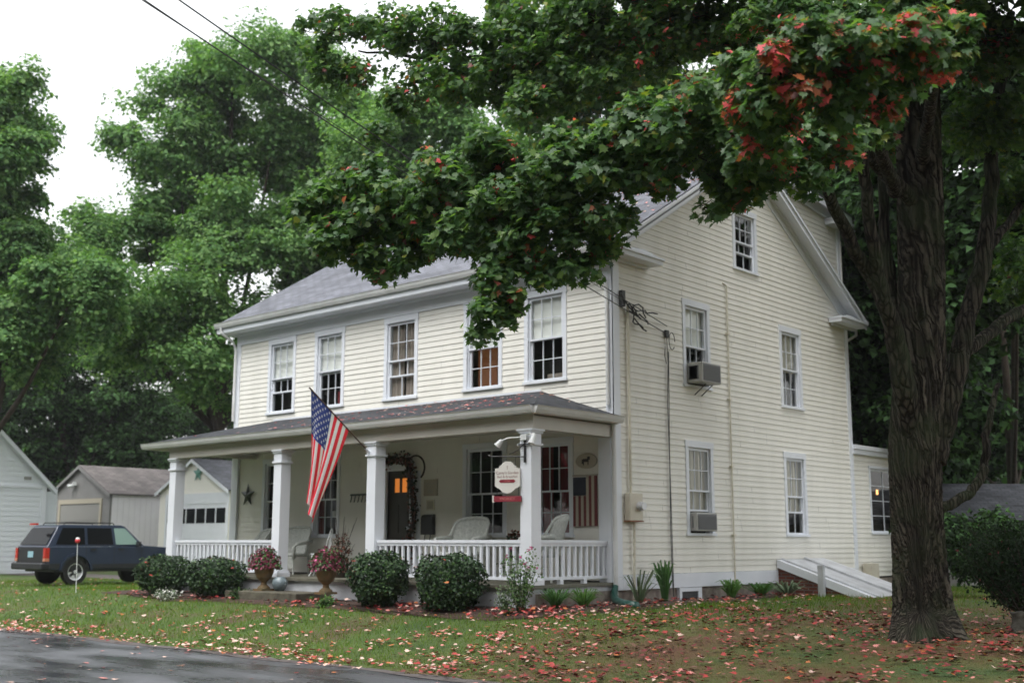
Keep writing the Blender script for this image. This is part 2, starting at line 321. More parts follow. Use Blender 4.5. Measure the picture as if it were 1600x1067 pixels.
# leaf templates: (verts, faces) with the stalk at the origin, tip towards +y, normal +z
_out = [(0, -.12), (.16, -.06), (.42, -.16), (.34, .04), (.60, .20), (.36, .27), (.44, .50), (.18, .44), (0, .86)]
_h = [(x, y, .10*x) for x, y in _out]
MAPLE = (np.array(_h+[(-x, y, z) for x, y, z in _h[1:-1]]), [np.array([list(range(9))]), np.array([[0, 8]+[15-i for i in range(7)]])])
# right half 0..8 ; left half: 0, 8, then mirrored points from the tip back down to the base
MAPLE = (MAPLE[0], [np.array([[0, 1, 2, 3, 4, 5, 6, 7, 8]]), np.array([[0, 8, 15, 14, 13, 12, 11, 10, 9]])])
DIAM = (np.array([(0, 0, 0), (.42, .38, .10), (0, 1, -.06), (-.42, .42, .12)]), [np.array([[0, 1, 2], [0, 2, 3]])])
SPRAY = (np.array([(0, 0, 0), (.34, .10, .05), (.50, .44, .12), (.22, .50, .02), (.16, .95, -.1), (-.14, .62, .03), (-.48, .62, .1), (-.34, .16, .08)]), [np.array([[0, 1, 2, 3], [0, 3, 4, 5], [0, 5, 6, 7]])])
BLADE = (np.array([(-.06, 0, 0), (.06, 0, 0), (0, 1, .12)]), [np.array([[0, 1, 2]])])
def basis(nrm, tip):
    n = nrm/(np.linalg.norm(nrm, axis=1, keepdims=True)+1e-9); t = tip-n*np.sum(tip*n, axis=1, keepdims=True); t /= (np.linalg.norm(t, axis=1, keepdims=True)+1e-9)
    return np.cross(t, n), t, n
def leaves(name, tpl, pos, nrm, tip, size, mats, mi, parent=None):
    T, Fs = tpl; N = len(pos); a, b, c = basis(nrm, tip); sz = np.asarray(size).reshape(-1, 1, 1)*np.ones((N, 1, 1)); a = a*(.72+.4*rng.random((N, 1))); c = c*rng.uniform(-1.5, 4.0, (N, 1))
    V = pos[:, None, :]+sz*(T[None, :, 0, None]*a[:, None, :]+T[None, :, 1, None]*b[:, None, :]+T[None, :, 2, None]*c[:, None, :])
    off = (np.arange(N)*len(T))[:, None, None]; FL = []; ML = []
    for f in Fs:
        FL.append((f[None]+off).reshape(-1, f.shape[1])); ML.append(np.repeat(mi, f.shape[0]))
    return npmesh(name, V.reshape(-1, 3), FL, mats, ML, parent)
def rdir(n):
    v = rng.normal(size=(n, 3)); return v/np.linalg.norm(v, axis=1, keepdims=True)
def choose(n, probs): p = np.array(probs, float); return rng.choice(len(p), n, p=p/p.sum())
def smooth01(t): t = np.clip(t, 0, 1); return t*t*(3-2*t)

# ------------------------------------------------------------------ ground
ROAD_Y = -6.8
def gz(x, y):
    x = np.asarray(x, float); y = np.asarray(y, float)
    y = np.where(y < -15.4, np.maximum(-15.4, -15.4), y)*1.0 if False else y
    base = np.where(y > -2.2, -.39, -.39-(smooth01((-2.2-y)/4.6)*.5))
    base = base-.11*smooth01((-12-x)/4)*smooth01((y+6.8)/3)
    base = base-.10*smooth01((x-3)/4)*smooth01((y+6)/3)
    base = base+.02*np.sin(x*1.3+y*.7)*np.cos(y*1.1-x*.4)*smooth01((y+6.8)/1.5)
    base = base+np.clip(y-25, 0, 200)*.012
    return np.where(y < ROAD_Y, -.925, base)
def gridsheet(name, xs, ys, zf, m, kind='structure', uv=False):
    X, Y = np.meshgrid(xs, ys); V = np.stack([X.ravel(), Y.ravel(), zf(X.ravel(), Y.ravel())], 1); nx = len(xs)
    i, j = np.meshgrid(np.arange(nx-1), np.arange(len(ys)-1)); a = (j*nx+i).ravel(); F_ = np.stack([a, a+1, a+nx+1, a+nx], 1)
    o = npmesh(name, V, [F_], [m], [np.zeros(len(F_))], smooth=True); tag(o, kind=kind); return o
xs = np.concatenate([np.linspace(-175, -50, 9), np.linspace(-45, 14, 150), np.linspace(18, 145, 10)])
ys = np.concatenate([np.linspace(-105, -30, 6), np.array([-25, -20, -17, -15.4, -15.0, -11, ROAD_Y-.01]), np.linspace(ROAD_Y, 20, 110), np.linspace(24, 170, 12)])
def lawnmat():
    m = mat('lawn_ground', (.05, .075, .02), .8); t = m.node_tree; p = t.nodes['Principled BSDF']
    tc = t.nodes.new('ShaderNodeTexCoord'); n = t.nodes.new('ShaderNodeTexNoise'); n.inputs['Scale'].default_value = .55; n.inputs['Detail'].default_value = 9; n.inputs['Roughness'].default_value = .65
    t.links.new(tc.outputs['Object'], n.inputs[0]); r = t.nodes.new('ShaderNodeValToRGB'); e = r.color_ramp.elements
    e[0].position = .36; e[0].color = (.040, .080, .012, 1); e[1].position = .66; e[1].color = (.10, .075, .035, 1); k = e.new(.50); k.color = (.07, .12, .018, 1)
    t.links.new(n.outputs['Fac'], r.inputs[0])
    sx = t.nodes.new('ShaderNodeSeparateXYZ'); t.links.new(tc.outputs['Object'], sx.inputs[0]); mr_ = t.nodes.new('ShaderNodeMapRange'); mr_.inputs[1].default_value = -1; mr_.inputs[2].default_value = 5; mr_.inputs[3].default_value = 0; mr_.inputs[4].default_value = .75; t.links.new(sx.outputs[0], mr_.inputs[0])
    m2 = t.nodes.new('ShaderNodeMath'); m2.operation = 'MULTIPLY'; t.links.new(mr_.outputs[0], m2.inputs[0]); m3 = t.nodes.new('ShaderNodeMapRange'); m3.inputs[1].default_value = .35; m3.inputs[2].default_value = .6; t.links.new(n.outputs['Fac'], m3.inputs[0]); t.links.new(m3.outputs[0], m2.inputs[1])
    mxx = t.nodes.new('ShaderNodeMix'); mxx.data_type = 'RGBA'; mxx.inputs[7].default_value = (.13, .045, .022, 1); t.links.new(m2.outputs[0], mxx.inputs[0]); t.links.new(r.outputs[0], mxx.inputs[6]); t.links.new(mxx.outputs[2], p.inputs['Base Color'])
    n2 = t.nodes.new('ShaderNodeTexNoise'); n2.inputs['Scale'].default_value = 35; t.links.new(tc.outputs['Object'], n2.inputs[0])
    b = t.nodes.new('ShaderNodeBump'); b.inputs['Distance'].default_value = .04; t.links.new(n2.outputs['Fac'], b.inputs['Height']); t.links.new(b.outputs[0], p.inputs['Normal']); return m
M['lawn'] = lawnmat()
gridsheet('ground', xs, ys, gz, 'lawn')
# road sheet with a ragged verge edge
ex = np.arange(-120, 80, .12); en = .05*np.sin(ex*2.1)+.04*np.sin(ex*5.3+1)+.03*rng.normal(size=len(ex))
rb = MB(); 
rv = [(x, ROAD_Y+e, -.895) for x, e in zip(ex, en)]+[(x, -11, -.885) for x in ex]+[(x, -15.4+.05*math.sin(x*3), -.905) for x in ex]
n_ = len(ex); rf = [(i, i+1, n_+i+1, n_+i) for i in range(n_-1)]+[(n_+i, n_+i+1, 2*n_+i+1, 2*n_+i) for i in range(n_-1)]
rb.add(rv, rf, 'road'); tag(rb.build('road', smooth=True), kind='structure')
# gravel verge strip beside the road and the driveway behind the parked car
vb = MB(); m1 = len(ex)
vb.add([(x, ROAD_Y+e+.02, -.893) for x, e in zip(ex, en)]+[(x, ROAD_Y-.28+.08*math.sin(x*1.7), -.889) for x in ex], [(i, i+1, m1+i+1, m1+i) for i in range(m1-1)], 'gravel')
tag(vb.build('road_verge', recalc=True), kind='structure')
dv = MB()
p1, p2 = atZ(0, 902, -.5), atZ(40, 897, -.5)
dys = [(-60, 3.2, 5.4), (-30, 3.1, 5.2), (-24, 2.9, 5.4), (-20, 3.0, 9), (-14, 3.6, 9)]
for (xa, a0, a1), (xb, b0, b1) in zip(dys[:-1], dys[1:]):
    k = 6
    for i in range(k):
        t0, t1 = i/k, (i+1)/k; X0, X1 = xa+(xb-xa)*t0, xa+(xb-xa)*t1
        for (ya0, ya1, yb0, yb1) in [(a0+(b0-a0)*t0, a1+(b1-a1)*t0, a0+(b0-a0)*t1, a1+(b1-a1)*t1)]:
            kk = 4
            for q in range(kk):
                u0, u1 = q/kk, (q+1)/kk
                pts = [(X0, ya0+(ya1-ya0)*u0), (X1, yb0+(yb1-yb0)*u0), (X1, yb0+(yb1-yb0)*u1), (X0, ya0+(ya1-ya0)*u1)]
                dv.quad(*[(x, y, float(gz(x, y))+.02) for x, y in pts], m='gravel')
tag(dv.build('driveway'), kind='structure')
# planting beds of mulch along the porch and side wall
def bed(name, pts, m='soil'):
    b = MB(); c = np.mean(np.array(pts), 0); n = len(pts); ring = []
    vs = []; 
    for k in range(5):
        t = k/4
        for (x, y) in pts:
            X, Y = c[0]+(x-c[0])*t, c[1]+(y-c[1])*t
            vs.append((X, Y, float(gz(X, Y))+.035*(1-t**3)+.008))
    fs = [(k*n+i, k*n+(i+1) % n, (k+1)*n+(i+1) % n, (k+1)*n+i) for k in range(4) for i in range(n)]
    b.add(vs, fs, m); return tag(b.build(name, smooth=True), kind='structure')
def ragged(pts, step=.25, amp=.06):
    o = []
    for (a, b) in zip(pts, pts[1:]+pts[:1]):
        L = math.hypot(b[0]-a[0], b[1]-a[1]); k = max(1, int(L/step))
        for i in range(k): t = i/k; o.append((a[0]+(b[0]-a[0])*t+random.uniform(-amp, amp), a[1]+(b[1]-a[1])*t+random.uniform(-amp, amp)))
    return o
bed('porch_bed_soil', ragged([(-12.2, -2.3), (-12.3, -3.2), (-9, -3.5), (-5.5, -3.45), (-2, -3.5), (.4, -3.6), (1.2, -3.0), (1.2, -2.3)]))
bed('side_bed_soil', ragged([(-.1, -2.5), (1.3, -2.7), (1.35, -.5), (.95, 2), (.8, 5.6), (0, 5.6), (0, 0)]))

# ------------------------------------------------------------------ HOUSE
W, D = 11.92, 9.63
house = thing('farmhouse', 'two-storey cream clapboard farmhouse with white trim and a long front porch', 'house')
EXPO = .117
def siding(tf, u0, u1, z0, z1, openings, name, parent, lo=None, hi=None, m='siding', expo=EXPO):
    jr = random.Random(5); mb = MB(tf); z = z0; off = lambda z, za: .003+.013*(1-(z-za)/expo)
    while z < z1-1e-4:
        joff = jr.uniform(.4, 3.6); zb = z+expo; zt = min(zb, z1)
        cuts = sorted({z, zt}|{c for o in openings for c in o[2:] if z < c < zt})
        for a, b in zip(cuts[:-1], cuts[1:]):
            mid = (a+b)/2
            la, ha = (lo(a) if lo else u0), (hi(a) if hi else u1); lb, hb = (lo(b) if lo else u0), (hi(b) if hi else u1)
            if hb-lb < .02 and ha-la < .02: continue
            segs = [(la, lb, ha, hb)]
            for (o0, o1, oz0, oz1) in openings:
                if oz0 <= mid <= oz1:
                    ns = []
                    for (A, B, Cc, Dd) in segs:
                        if o1 <= min(A, B) or o0 >= max(Cc, Dd): ns.append((A, B, Cc, Dd)); continue
                        if o0 > min(A, B): ns.append((A, B, o0, o0))
                        if o1 < max(Cc, Dd): ns.append((o1, o1, Cc, Dd))
                    segs = ns
            jn = []
            for (A, B, Cc, Dd) in segs:
                p0 = max(A, B); cur = [A, B]; q = p0+joff
                while q < min(Cc, Dd)-.5:
                    if q > p0+.5 and len(cuts) == 2: jn.append((cur[0], cur[1], q, q)); cur = [q+.004, q+.004]
                    q += 3.66
                jn.append((cur[0], cur[1], Cc, Dd))
            for (A, B, Cc, Dd) in jn:
                wob = jr.uniform(-.0018, .0018); oa, ob = off(a, z)+wob, off(b, z)
                mb.quad((A, oa, a), (Cc, oa, a), (Dd, ob, b), (B, ob, b))
                if a == z: mb.quad((A, .002, a), (Cc, .002, a), (Cc, oa, a), (A, oa, a))
        z = zb
    return mb.build(name, m, parent, recalc=False)

def window(tf, u0, u1, z0, z1, style, parent, name='window', head=.13, cas=.095, cover=None, low=None, label=None, sill=True):
    """casing bounds u0..u1, z0..z1; returns the opening rectangle"""
    a, b, c, d = u0+cas, u1-cas, z0+.075, z1-head
    mb = MB(tf)
    mb.box(u0, a, -.02, .032, z0+.05, d); mb.box(b, u1, -.02, .032, z0+.05, d); mb.box(u0-.012, u1+.012, -.02, .038, d, z1)
    mb.box(u0-.02, u1+.02, -.10, .06, z0, z0+.052)
    mb.box(a, a+.02, -.13, -.02, c-.02, d); mb.box(b-.02, b, -.13, -.02, c-.02, d); mb.box(a+.02, b-.02, -.13, -.02, d-.02, d)
    wo = mb.build(name, 'trim', parent)
    if label: wo['label'] = label
    a += .022; b -= .022; d -= .022; c -= .022
    H = d-c; r = .035; mt = .016
    sm = MB(tf); g = MB(tf)
    def sash(zb, zt, n, rows, cols):
        sm.box(a, a+r, n-.02, n+.02, zb, zt); sm.box(b-r, b, n-.02, n+.02, zb, zt); sm.box(a+r, b-r, n-.02, n+.02, zb, zb+r); sm.box(a+r, b-r, n-.02, n+.02, zt-r, zt)
        for i in range(1, cols): x = a+r+(b-a-2*r)*i/cols; sm.box(x-mt/2, x+mt/2, n-.012, n+.013, zb+r, zt-r)
        for i in range(1, rows): zz = zb+r+(zt-zb-2*r)*i/rows; sm.box(a+r, b-r, n-.014, n+.011, zz-mt/2, zz+mt/2)
        g.quad((a+r, n, zb+r), (b-r, n, zb+r), (b-r, n, zt-r), (a+r, n, zt-r))
    mid = c+H*.50
    if style == 'six':
        sash(mid-.02, d, -.035, 2, 3); sash(c, mid+.015, -.08, 2, 3)
    elif style == 'screen':
        z3 = c+H*.29; sash(mid-.02, d, -.035, 2, 3); sash(z3-.02, mid+.015, -.08, 1, 3); sash(c, z3+.02, -.04, 1, 2)
    elif style == 'ac':
        z3 = c+H*.27; sash(mid-.02, d, -.035, 2, 3); sash(z3-.02, mid+.015, -.08, 1, 3)
    elif style == 'tall':
        z3 = c+H*.48; sash(z3-.02, d, -.035, 2, 3); sash(c, z3+.015, -.08, 2, 3)
    elif style == 'wide':
        sash(c, d, -.04, 4, 2)
    sm.build('sash', 'trim', wo); g.build('pane', 'glass', wo, recalc=False)
    def drape(zb, zt, m, nm, gap=None, n0=-.135):
        cb = MB(tf); k = 40
        for s0, s1 in (gap or [(0, 1)]):
            us = [a+(b-a)*(s0+(s1-s0)*i/k) for i in range(k+1)]
            ns = [n0+.018*math.sin(i*1.3)+.01*math.sin(i*3.1) for i in range(k+1)]
            for i in range(k): cb.quad((us[i], ns[i], zb), (us[i+1], ns[i+1], zb), (us[i+1], ns[i+1], zt), (us[i], ns[i], zt))
        cb.build(nm, m, wo, smooth=True, recalc=False)
    if cover:
        kind, zf, m = cover[:3]
        zb = c+H*zf
        if kind == 'blind':
            bb = MB(tf); bb.box(a, b, -.112, -.108, zb, d); bb.box(a, b, -.118, -.104, zb-.02, zb); bb.build('blind', m, wo)
        else: drape(zb, d, m, 'curtain', cover[3] if len(cover) > 3 else None)
    if low:
        kind, m, q0, q1, s0, s1 = low
        bb = MB(tf); bb.box(a+(b-a)*q0, a+(b-a)*q1, -.33, -.30, c+H*s0, c+H*s1); bb.build(kind, m, wo)
    return (u0+.03, u1-.03, z0+.02, z1-.03)

# --- windows, upper front: centres measured along the front wall
fo = []
ux = [(-10.05, 'screen', ('blind', .48, 'blind'), None), (-8.24, 'six', ('blind', .47, 'blind'), ('chair_back', 'redcurtain', .45, .95, 0, .22)), (-5.79, 'screen', ('curtain', 0, 'curtain2', [(0, .46), (.54, 1)]), None),
      (-3.32, 'six', ('blind', .5, 'blind'), ('lit_wall', 'orange', 0, .62, 0, .6)), (-1.64, 'six', ('blind', .5, 'blind'), ('bedspread', 'curtain2', .25, 1, 0, .10))]
for x, st, cov, low in ux: fo.append(window(FRONT, x-.54, x+.54, 3.76, 5.62, st, house, cover=cov, low=low))
# --- lower front (under the porch)
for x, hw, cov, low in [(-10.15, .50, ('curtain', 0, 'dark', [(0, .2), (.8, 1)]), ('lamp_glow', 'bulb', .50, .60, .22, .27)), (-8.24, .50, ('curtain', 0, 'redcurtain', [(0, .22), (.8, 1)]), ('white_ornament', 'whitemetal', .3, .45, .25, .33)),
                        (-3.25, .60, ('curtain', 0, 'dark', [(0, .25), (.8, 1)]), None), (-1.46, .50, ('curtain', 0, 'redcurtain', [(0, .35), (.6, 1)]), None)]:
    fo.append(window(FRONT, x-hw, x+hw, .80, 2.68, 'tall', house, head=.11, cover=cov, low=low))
# --- gable side
so_ = []
so_.append(window(SIDE, 2.30, 3.30, 3.78, 5.58, 'ac', house, cover=('blind', .5, 'blind')))
so_.append(window(SIDE, 6.22, 7.22, 3.70, 5.58, 'six', house, cover=('curtain', .48, 'curtain')))
so_.append(window(SIDE, 2.30, 3.30, .84, 2.71, 'ac', house, cover=('curtain', .25, 'curtain')))
so_.append(window(SIDE, 6.22, 7.22, .84, 2.71, 'screen', house, cover=('curtain', .30, 'curtain')))
so_.append(window(SIDE, 4.34, 5.36, 6.55, 7.98, 'screen', house))
# --- door on the front wall
dr = MB(FRONT); dx0, dx1 = -6.28, -5.30
dr.box(dx0, dx0+.12, -.02, .035, .02, 2.22); dr.box(dx1-.12, dx1, -.02, .035, .02, 2.22); dr.box(dx0-.02, dx1+.02, -.02, .04, 2.22, 2.36); dr.box(dx0+.12, dx1-.12, -.12, .02, .004, .05)
dfr = dr.build('door_frame', 'trim', house)
db = MB(FRONT); a, b = dx0+.12, dx1-.12
db.box(a, b, -.09, -.05, .05, 1.76); db.box(a, a+.17, -.09, -.05, 1.76, 2.22); db.box(b-.17, b, -.09, -.05, 1.76, 2.22); db.box(a+.17, b-.17, -.09, -.05, 2.06, 2.22); db.box((a+b)/2-.03, (a+b)/2+.03, -.085, -.045, 1.76, 2.06)
for (q0, q1, s0, s1) in ((a+.12, (a+b)/2-.05, .2, .75), ((a+b)/2+.05, b-.12, .2, .75), (a+.12, (a+b)/2-.05, .9, 1.5), ((a+b)/2+.05, b-.12, .9, 1.5)): db.box(q0, q1, -.05, -.038, s0, s1)
dob = db.build('door', 'door', house)
lb = MB(FRONT); lb.box(a+.17, (a+b)/2-.03, -.08, -.07, 1.76, 2.06); lb.box((a+b)/2+.03, b-.17, -.08, -.07, 1.76, 2.06); lb.build('amber_light', 'glow', dob)
hb = MB(FRONT); hb.tube([(b-.08, -.05, 1.0), (b-.08, .01, 1.0)], .018); hb.tube([(b-.08, .008, 1.0), (b-.08, .04, 1.0)], .032, 12); hb.build('handle', 'rim', dob)
fo.append((dx0+.05, dx1-.05, 0, 2.33))
# side light at the right of the door
fo2 = MB(FRONT); fo2.box(-5.22, -5.10, 0, .025, .15, 2.2); fo2.build('side_panel', 'trim', house)

ROOFS = .615; RZ0 = 6.18
rz = lambda y: RZ0+ROOFS*(min(y, D-y)+.42)
siding(FRONT, -W, 0, 0.02, 5.92, fo, 'front_wall', house)
zp = rz(D/2)
lo = lambda z: max(0, (z+.22-RZ0)/ROOFS-.42) if z > 5.9 else 0
hi = lambda z: D-lo(z)
siding(SIDE, 0, D, .13, zp-.25, so_, 'side_wall', house, lo=lo, hi=hi)
lw = MB(); lw.box(-W-.002, -W+.02, .02, D, -.4, 5.9); lw.prism([(0.02, 5.9), (D, 5.9), (D/2, zp-.3)], 0, -W, -W+.02); lw.box(-W+.02, -.02, D-.03, D, -.4, 8.2); lw.build('rear_wall', 'siding', house)
# interior lining, a dark shell 0.42 m inside the walls
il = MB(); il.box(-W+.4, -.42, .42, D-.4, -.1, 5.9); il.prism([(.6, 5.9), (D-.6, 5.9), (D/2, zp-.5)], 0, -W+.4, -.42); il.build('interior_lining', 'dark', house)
# trim boards
tb = MB(FRONT); tb.box(-.16, 0.026, -.0, .032, 0.0, 5.92); tb.box(-W-.02, -W+.15, 0, .032, -.02, 5.92); tb.box(-W+.15, -.16, 0, .034, 5.63, 5.92)
tb.build('front_corner_board', 'trim', house)
tb = MB(SIDE); tb.box(-.032, .16, .0, .032, -.14, 6.1); tb.box(D-.14, D+.02, 0, .032, -.14, 5.95); tb.box(.16, D-.14, 0, .036, -.14, .125)
tb.build('side_corner_board', 'trim', house)
# rake frieze boards on the gable
fr = MB(SIDE)
for sgn in (0, 1):
    Y_ = (lambda y: y) if not sgn else (lambda y: D-y)
    p = [(Y_(.05), rz(.05)-.38), (Y_(D/2), zp-.40), (Y_(D/2), zp-.12), (Y_(.05), rz(.05)-.12)]
    fr.add([(q[0], .002, q[1]) for q in p]+[(q[0], .04, q[1]) for q in p], [(0, 1, 2, 3), (4, 5, 6, 7), (0, 1, 5, 4), (2, 3, 7, 6), (1, 2, 6, 5), (3, 0, 4, 7)])
fr.build('rake_frieze', 'trim', house)
# rake soffit + fascia + moulding
rk = MB(); XO = .36
for sgn in (0, 1):
    Y_ = (lambda y: y) if not sgn else (lambda y: D-y)
    for (x0, x1, dz0, dz1) in ((.03, XO, -.16, -.135), (XO-.03, XO, -.235, -.055), (XO, XO+.03, -.10, -.035), (.04, .09, -.21, -.16)):
        p = [(-.42, rz(-.42)), (D/2-.001, zp)]
        vs = []
        for x in (x0, x1):
            for (y, z) in p:
                for dz in (dz0, dz1): vs.append((x, Y_(y), z+dz))
        rk.add(vs, [(0, 1, 3, 2), (4, 6, 7, 5), (0, 2, 6, 4), (1, 5, 7, 3), (0, 4, 5, 1), (2, 3, 7, 6)])
rk.build('rake_board', 'trim', house)
# cornice returns
for (y0, y1, ya) in ((-.42, 1.15, 0), (D-.95, D+.42, 1)):
    rt = MB(); rt.box(.03, XO, y0, y1, 5.985, 6.07); rt.box(.03, XO+.04, y0-.02, y1+.03, 6.07, 6.11); rt.box(.03, .10, y0+.1, y1-.1, 5.93, 5.985)
    rt.prism([(y0, 6.11), (y1, 6.11), ((y1 if ya == 0 else y0)-(.6 if ya == 0 else -.4), 6.19)], 0, .03, XO)
    rt.build('cornice_return', 'trim', house)
# eaves: soffit, fascia
ev = MB(FRONT); ev.box(-W-.34, .03, .0, .42, 5.92, 5.96); ev.box(-W-.36, XO, .40, .425, 5.93, 6.13); ev.box(-W-.1, -.0, .03, .10, 5.86, 5.92); ev.build('front_soffit', 'trim', house)
# main roof
def roofquad(mb, a, b, c, d, th, m, wdt=None):
    a, b, c, d = [np.array(p, float) for p in (a, b, c, d)]      # a-b along the eave, d-c along the ridge
    ul = lambda p: (float(np.dot(p-a, (b-a)/np.linalg.norm(b-a))), float(np.linalg.norm((p-a)-np.dot(p-a, (b-a)/np.linalg.norm(b-a))*(b-a)/np.linalg.norm(b-a))))
    uv = [ul(p) for p in (a, b, c, d)]; dn = np.array([0, 0, -th])
    vs = [tuple(p) for p in (a, b, c, d)]+[tuple(p+dn) for p in (a, b, c, d)]
    fs = [(0, 1, 2, 3), (7, 6, 5, 4), (0, 4, 5, 1), (1, 5, 6, 2), (2, 6, 7, 3), (3, 7, 4, 0)]
    mb.add(vs, fs, m, [uv, uv[::-1], [(0, 0)]*4, [(0, 0)]*4, [(0, 0)]*4, [(0, 0)]*4])
mr = MB(); XL, XR = -W-.36, XO+.015
roofquad(mr, (XL, -.46, RZ0-.025), (XR, -.46, RZ0-.025), (XR, D/2, zp), (XL, D/2, zp), .05, 'shingle')
roofquad(mr, (XR, D+.46, RZ0-.025), (XL, D+.46, RZ0-.025), (XL, D/2, zp), (XR, D/2, zp), .05, 'shingle')
roof = mr.build('roof', parent=house)
rc = MB(); rc.tube([(XL, D/2, zp-.02), (XR, D/2, zp-.02)], .09, 8); rc.build('ridge_cap', 'porchshingle', roof)
# rear shed dormer
dm = MB(); ZD0, ZD1 = 9.36, 8.86
roofquad(dm, (-8, D+.45, ZD1), (.22, D+.45, ZD1), (.22, 5.2, ZD0), (-8, 5.2, ZD0), .05, 'shingle')
dmo = dm.build('dormer_roof', parent=house)
zs = lambda y: ZD0+(ZD1-ZD0)*(y-5.2)/(D+.45-5.2)
DS = lambda p: (p[1]-.08, p[0], p[2])
siding(DS, 5.0, D, 6.3, 8.85, [], 'dormer_wall', house, lo=lambda z: max(5.2, D-(z-RZ0)/ROOFS+.42-.1), hi=lambda z: D)
t2 = MB(); t2.box(-.08, -.04, D-.16, D+.01, 6.2, 8.5); t2.box(-.08, .20, 8.9, D+.4, 8.50, 8.60); t2.box(-.08, .24, 8.87, D+.43, 8.60, 8.65)
for (x0, x1, d0, d1) in ((-.06, .2, -.10, -.06), (.18, .21, -.22, -.052), (-.05, .0, -.32, -.10)):
    vs = [(x, y, zs(y)+dd) for x in (x0, x1) for y in (5.4, D+.44) for dd in (d0, d1)]
    t2.add(vs, [(0, 1, 3, 2), (4, 6, 7, 5), (0, 2, 6, 4), (1, 5, 7, 3), (0, 4, 5, 1), (2, 3, 7, 6)])
t2.build('dormer_trim', 'trim', house)
# gutters and downspouts
def gutter(mb, p0, p1, out, drop=.0):
    p0, p1, out = np.array(p0), np.array(p1), np.array(out)
    prof = [(0, 0), (.0, -.12), (.055, -.125), (.085, -.07), (.10, -.02), (.115, -.0), (.10, .0), (.08, -.02)]
    vs = [tuple(p+out*a+np.array([0, 0, b])) for p in (p0, p1) for a, b in prof]; n = len(prof)
    mb.add(vs, [(i, (i+1) % n, n+(i+1) % n, n+i) for i in range(n)]+[tuple(range(n)), tuple(range(n, 2*n))])
g = MB(); gutter(g, (XL, -.43, 6.17), (XO, -.43, 6.17), (0, -1, 0)); g.build('front_gutter', 'gutter', house)
g = MB(); gutter(g, (XO, D+.43, 6.17), (XL, D+.43, 6.17), (0, 1, 0)); g.build('rear_gutter', 'gutter', house)
g = MB(); g.tube([(.05, D+.47, 6.04), (.05, D+.46, 5.85), (-.06, D+.12, 5.66), (-.06, D+.08, 5.4), (-.06, D+.08, -.3)], .036, 8); g.build('downspout', 'gutter', house)
g = MB(); g.tube([(-.5, -.48, 6.05), (-.45, -.46, 5.9), (-.10, -.12, 5.6), (-.08, -.08, 5.4), (-.08, -.08, 3.2)], .036, 8); g.build('downspout', 'gutter', house)
g = MB(); g.tube([(.055, -.09, 3.0), (.055, -.09, -.25)], .045, 10); g.build('downspout', 'gutter', house)
g = MB(); g.tube([(-W-.12, -.48, 6.05), (-W-.11, -.46, 5.92), (-W-.0, -.16, 5.7), (-W+.02, -.09, 5.5), (-W+.02, -.09, 3.7)], .036, 8); g.build('downspout', 'gutter', house)
# foundation
fb = MB(SIDE)
fb.add([(-2.2, -.02, -.6), (5.74, -.02, -.6), (5.74, -.02, -.14), (-2.2, -.02, -.14)], [(0, 1, 2, 3)], 'stone')
fb.add([(5.74, -.02, -.6), (D+4, -.02, -.6), (D+4, -.02, -.14), (5.74, -.02, -.14)], [(0, 1, 2, 3)], 'stone')
fb.build('foundation', parent=house, recalc=False)
vn = MB(SIDE); vn.box(1.95, 2.03, -.02, .05, -.55, -.15); vn.box(2.60, 2.72, -.02, .05, -.55, -.15); vn.box(2.03, 2.60, -.02, .05, -.22, -.15); vno = vn.build('basement_vent', 'trim', house)
vn = MB(SIDE); vn.box(2.03, 2.60, -.0, .02, -.5, -.22)
for i in range(6): vn.box(2.04, 2.59, .02, .032, -.48+i*.045, -.462+i*.045)
vn.build('grille', 'darkgrey', vno)

# --- porch
PY = -2.40; BX0, BX1 = -11.15, 0.02
pd = MB(); 
nb = 90
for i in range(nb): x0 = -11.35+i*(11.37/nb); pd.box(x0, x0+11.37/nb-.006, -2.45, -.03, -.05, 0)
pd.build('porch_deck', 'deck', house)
ps = MB(); ps.box(-11.28, -.03, -2.38, -2.34, -.46, -.052); ps.box(-.07, -.03, -2.34, -.03, -.46, -.052); ps.box(-11.28, -11.24, -2.34, -.03, -.46, -.052)
ps.build('porch_skirt', 'skirt', house)
COLX = [-10.975, -7.015, -4.075, -.145]
def colmesh():
    c = MB(); h = .125; zt = 2.60
    c.box(-h-.04, h+.04, -h-.04, h+.04, 0.0, .09); c.box(-h-.02, h+.02, -h-.02, h+.02, .09, .13); c.box(-h, h, -h, h, .13, zt-.28)
    c.box(-h-.03, h+.03, -h-.03, h+.03, zt-.28, zt-.24); c.box(-h-.005, h+.005, -h-.005, h+.005, zt-.24, zt-.07); c.box(-h-.03, h+.03, -h-.03, h+.03, zt-.07, zt-.035); c.box(-h-.05, h+.05, -h-.05, h+.05, zt-.035, zt)
    return c.build('column', 'trim', house, bevel=.004)
c0 = colmesh(); c0.location = (COLX[0], -2.175, 0)
for x in COLX[1:]: c = c0.copy(); C.objects.link(c); c.location = (x, -2.175, 0)
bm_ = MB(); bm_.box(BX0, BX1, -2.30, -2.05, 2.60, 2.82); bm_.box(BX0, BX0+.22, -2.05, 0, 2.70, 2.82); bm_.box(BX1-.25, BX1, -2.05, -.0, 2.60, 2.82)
bm_.box(BX0-.02, BX1+.02, -2.32, -2.30, 2.78, 2.84); bm_.build('porch_beam', 'shadedbeam', house)
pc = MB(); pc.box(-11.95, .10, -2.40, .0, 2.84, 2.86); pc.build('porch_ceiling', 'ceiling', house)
pf = MB(); pf.box(-12.02, .12, -2.42, -2.39, 2.84, 2.97); pf.box(.10, .125, -2.39, -.03, 2.84, 2.97); pf.box(-12.02, -11.99, -2.39, -.03, 2.84, 2.97); pf.build('porch_fascia', 'trim', house)
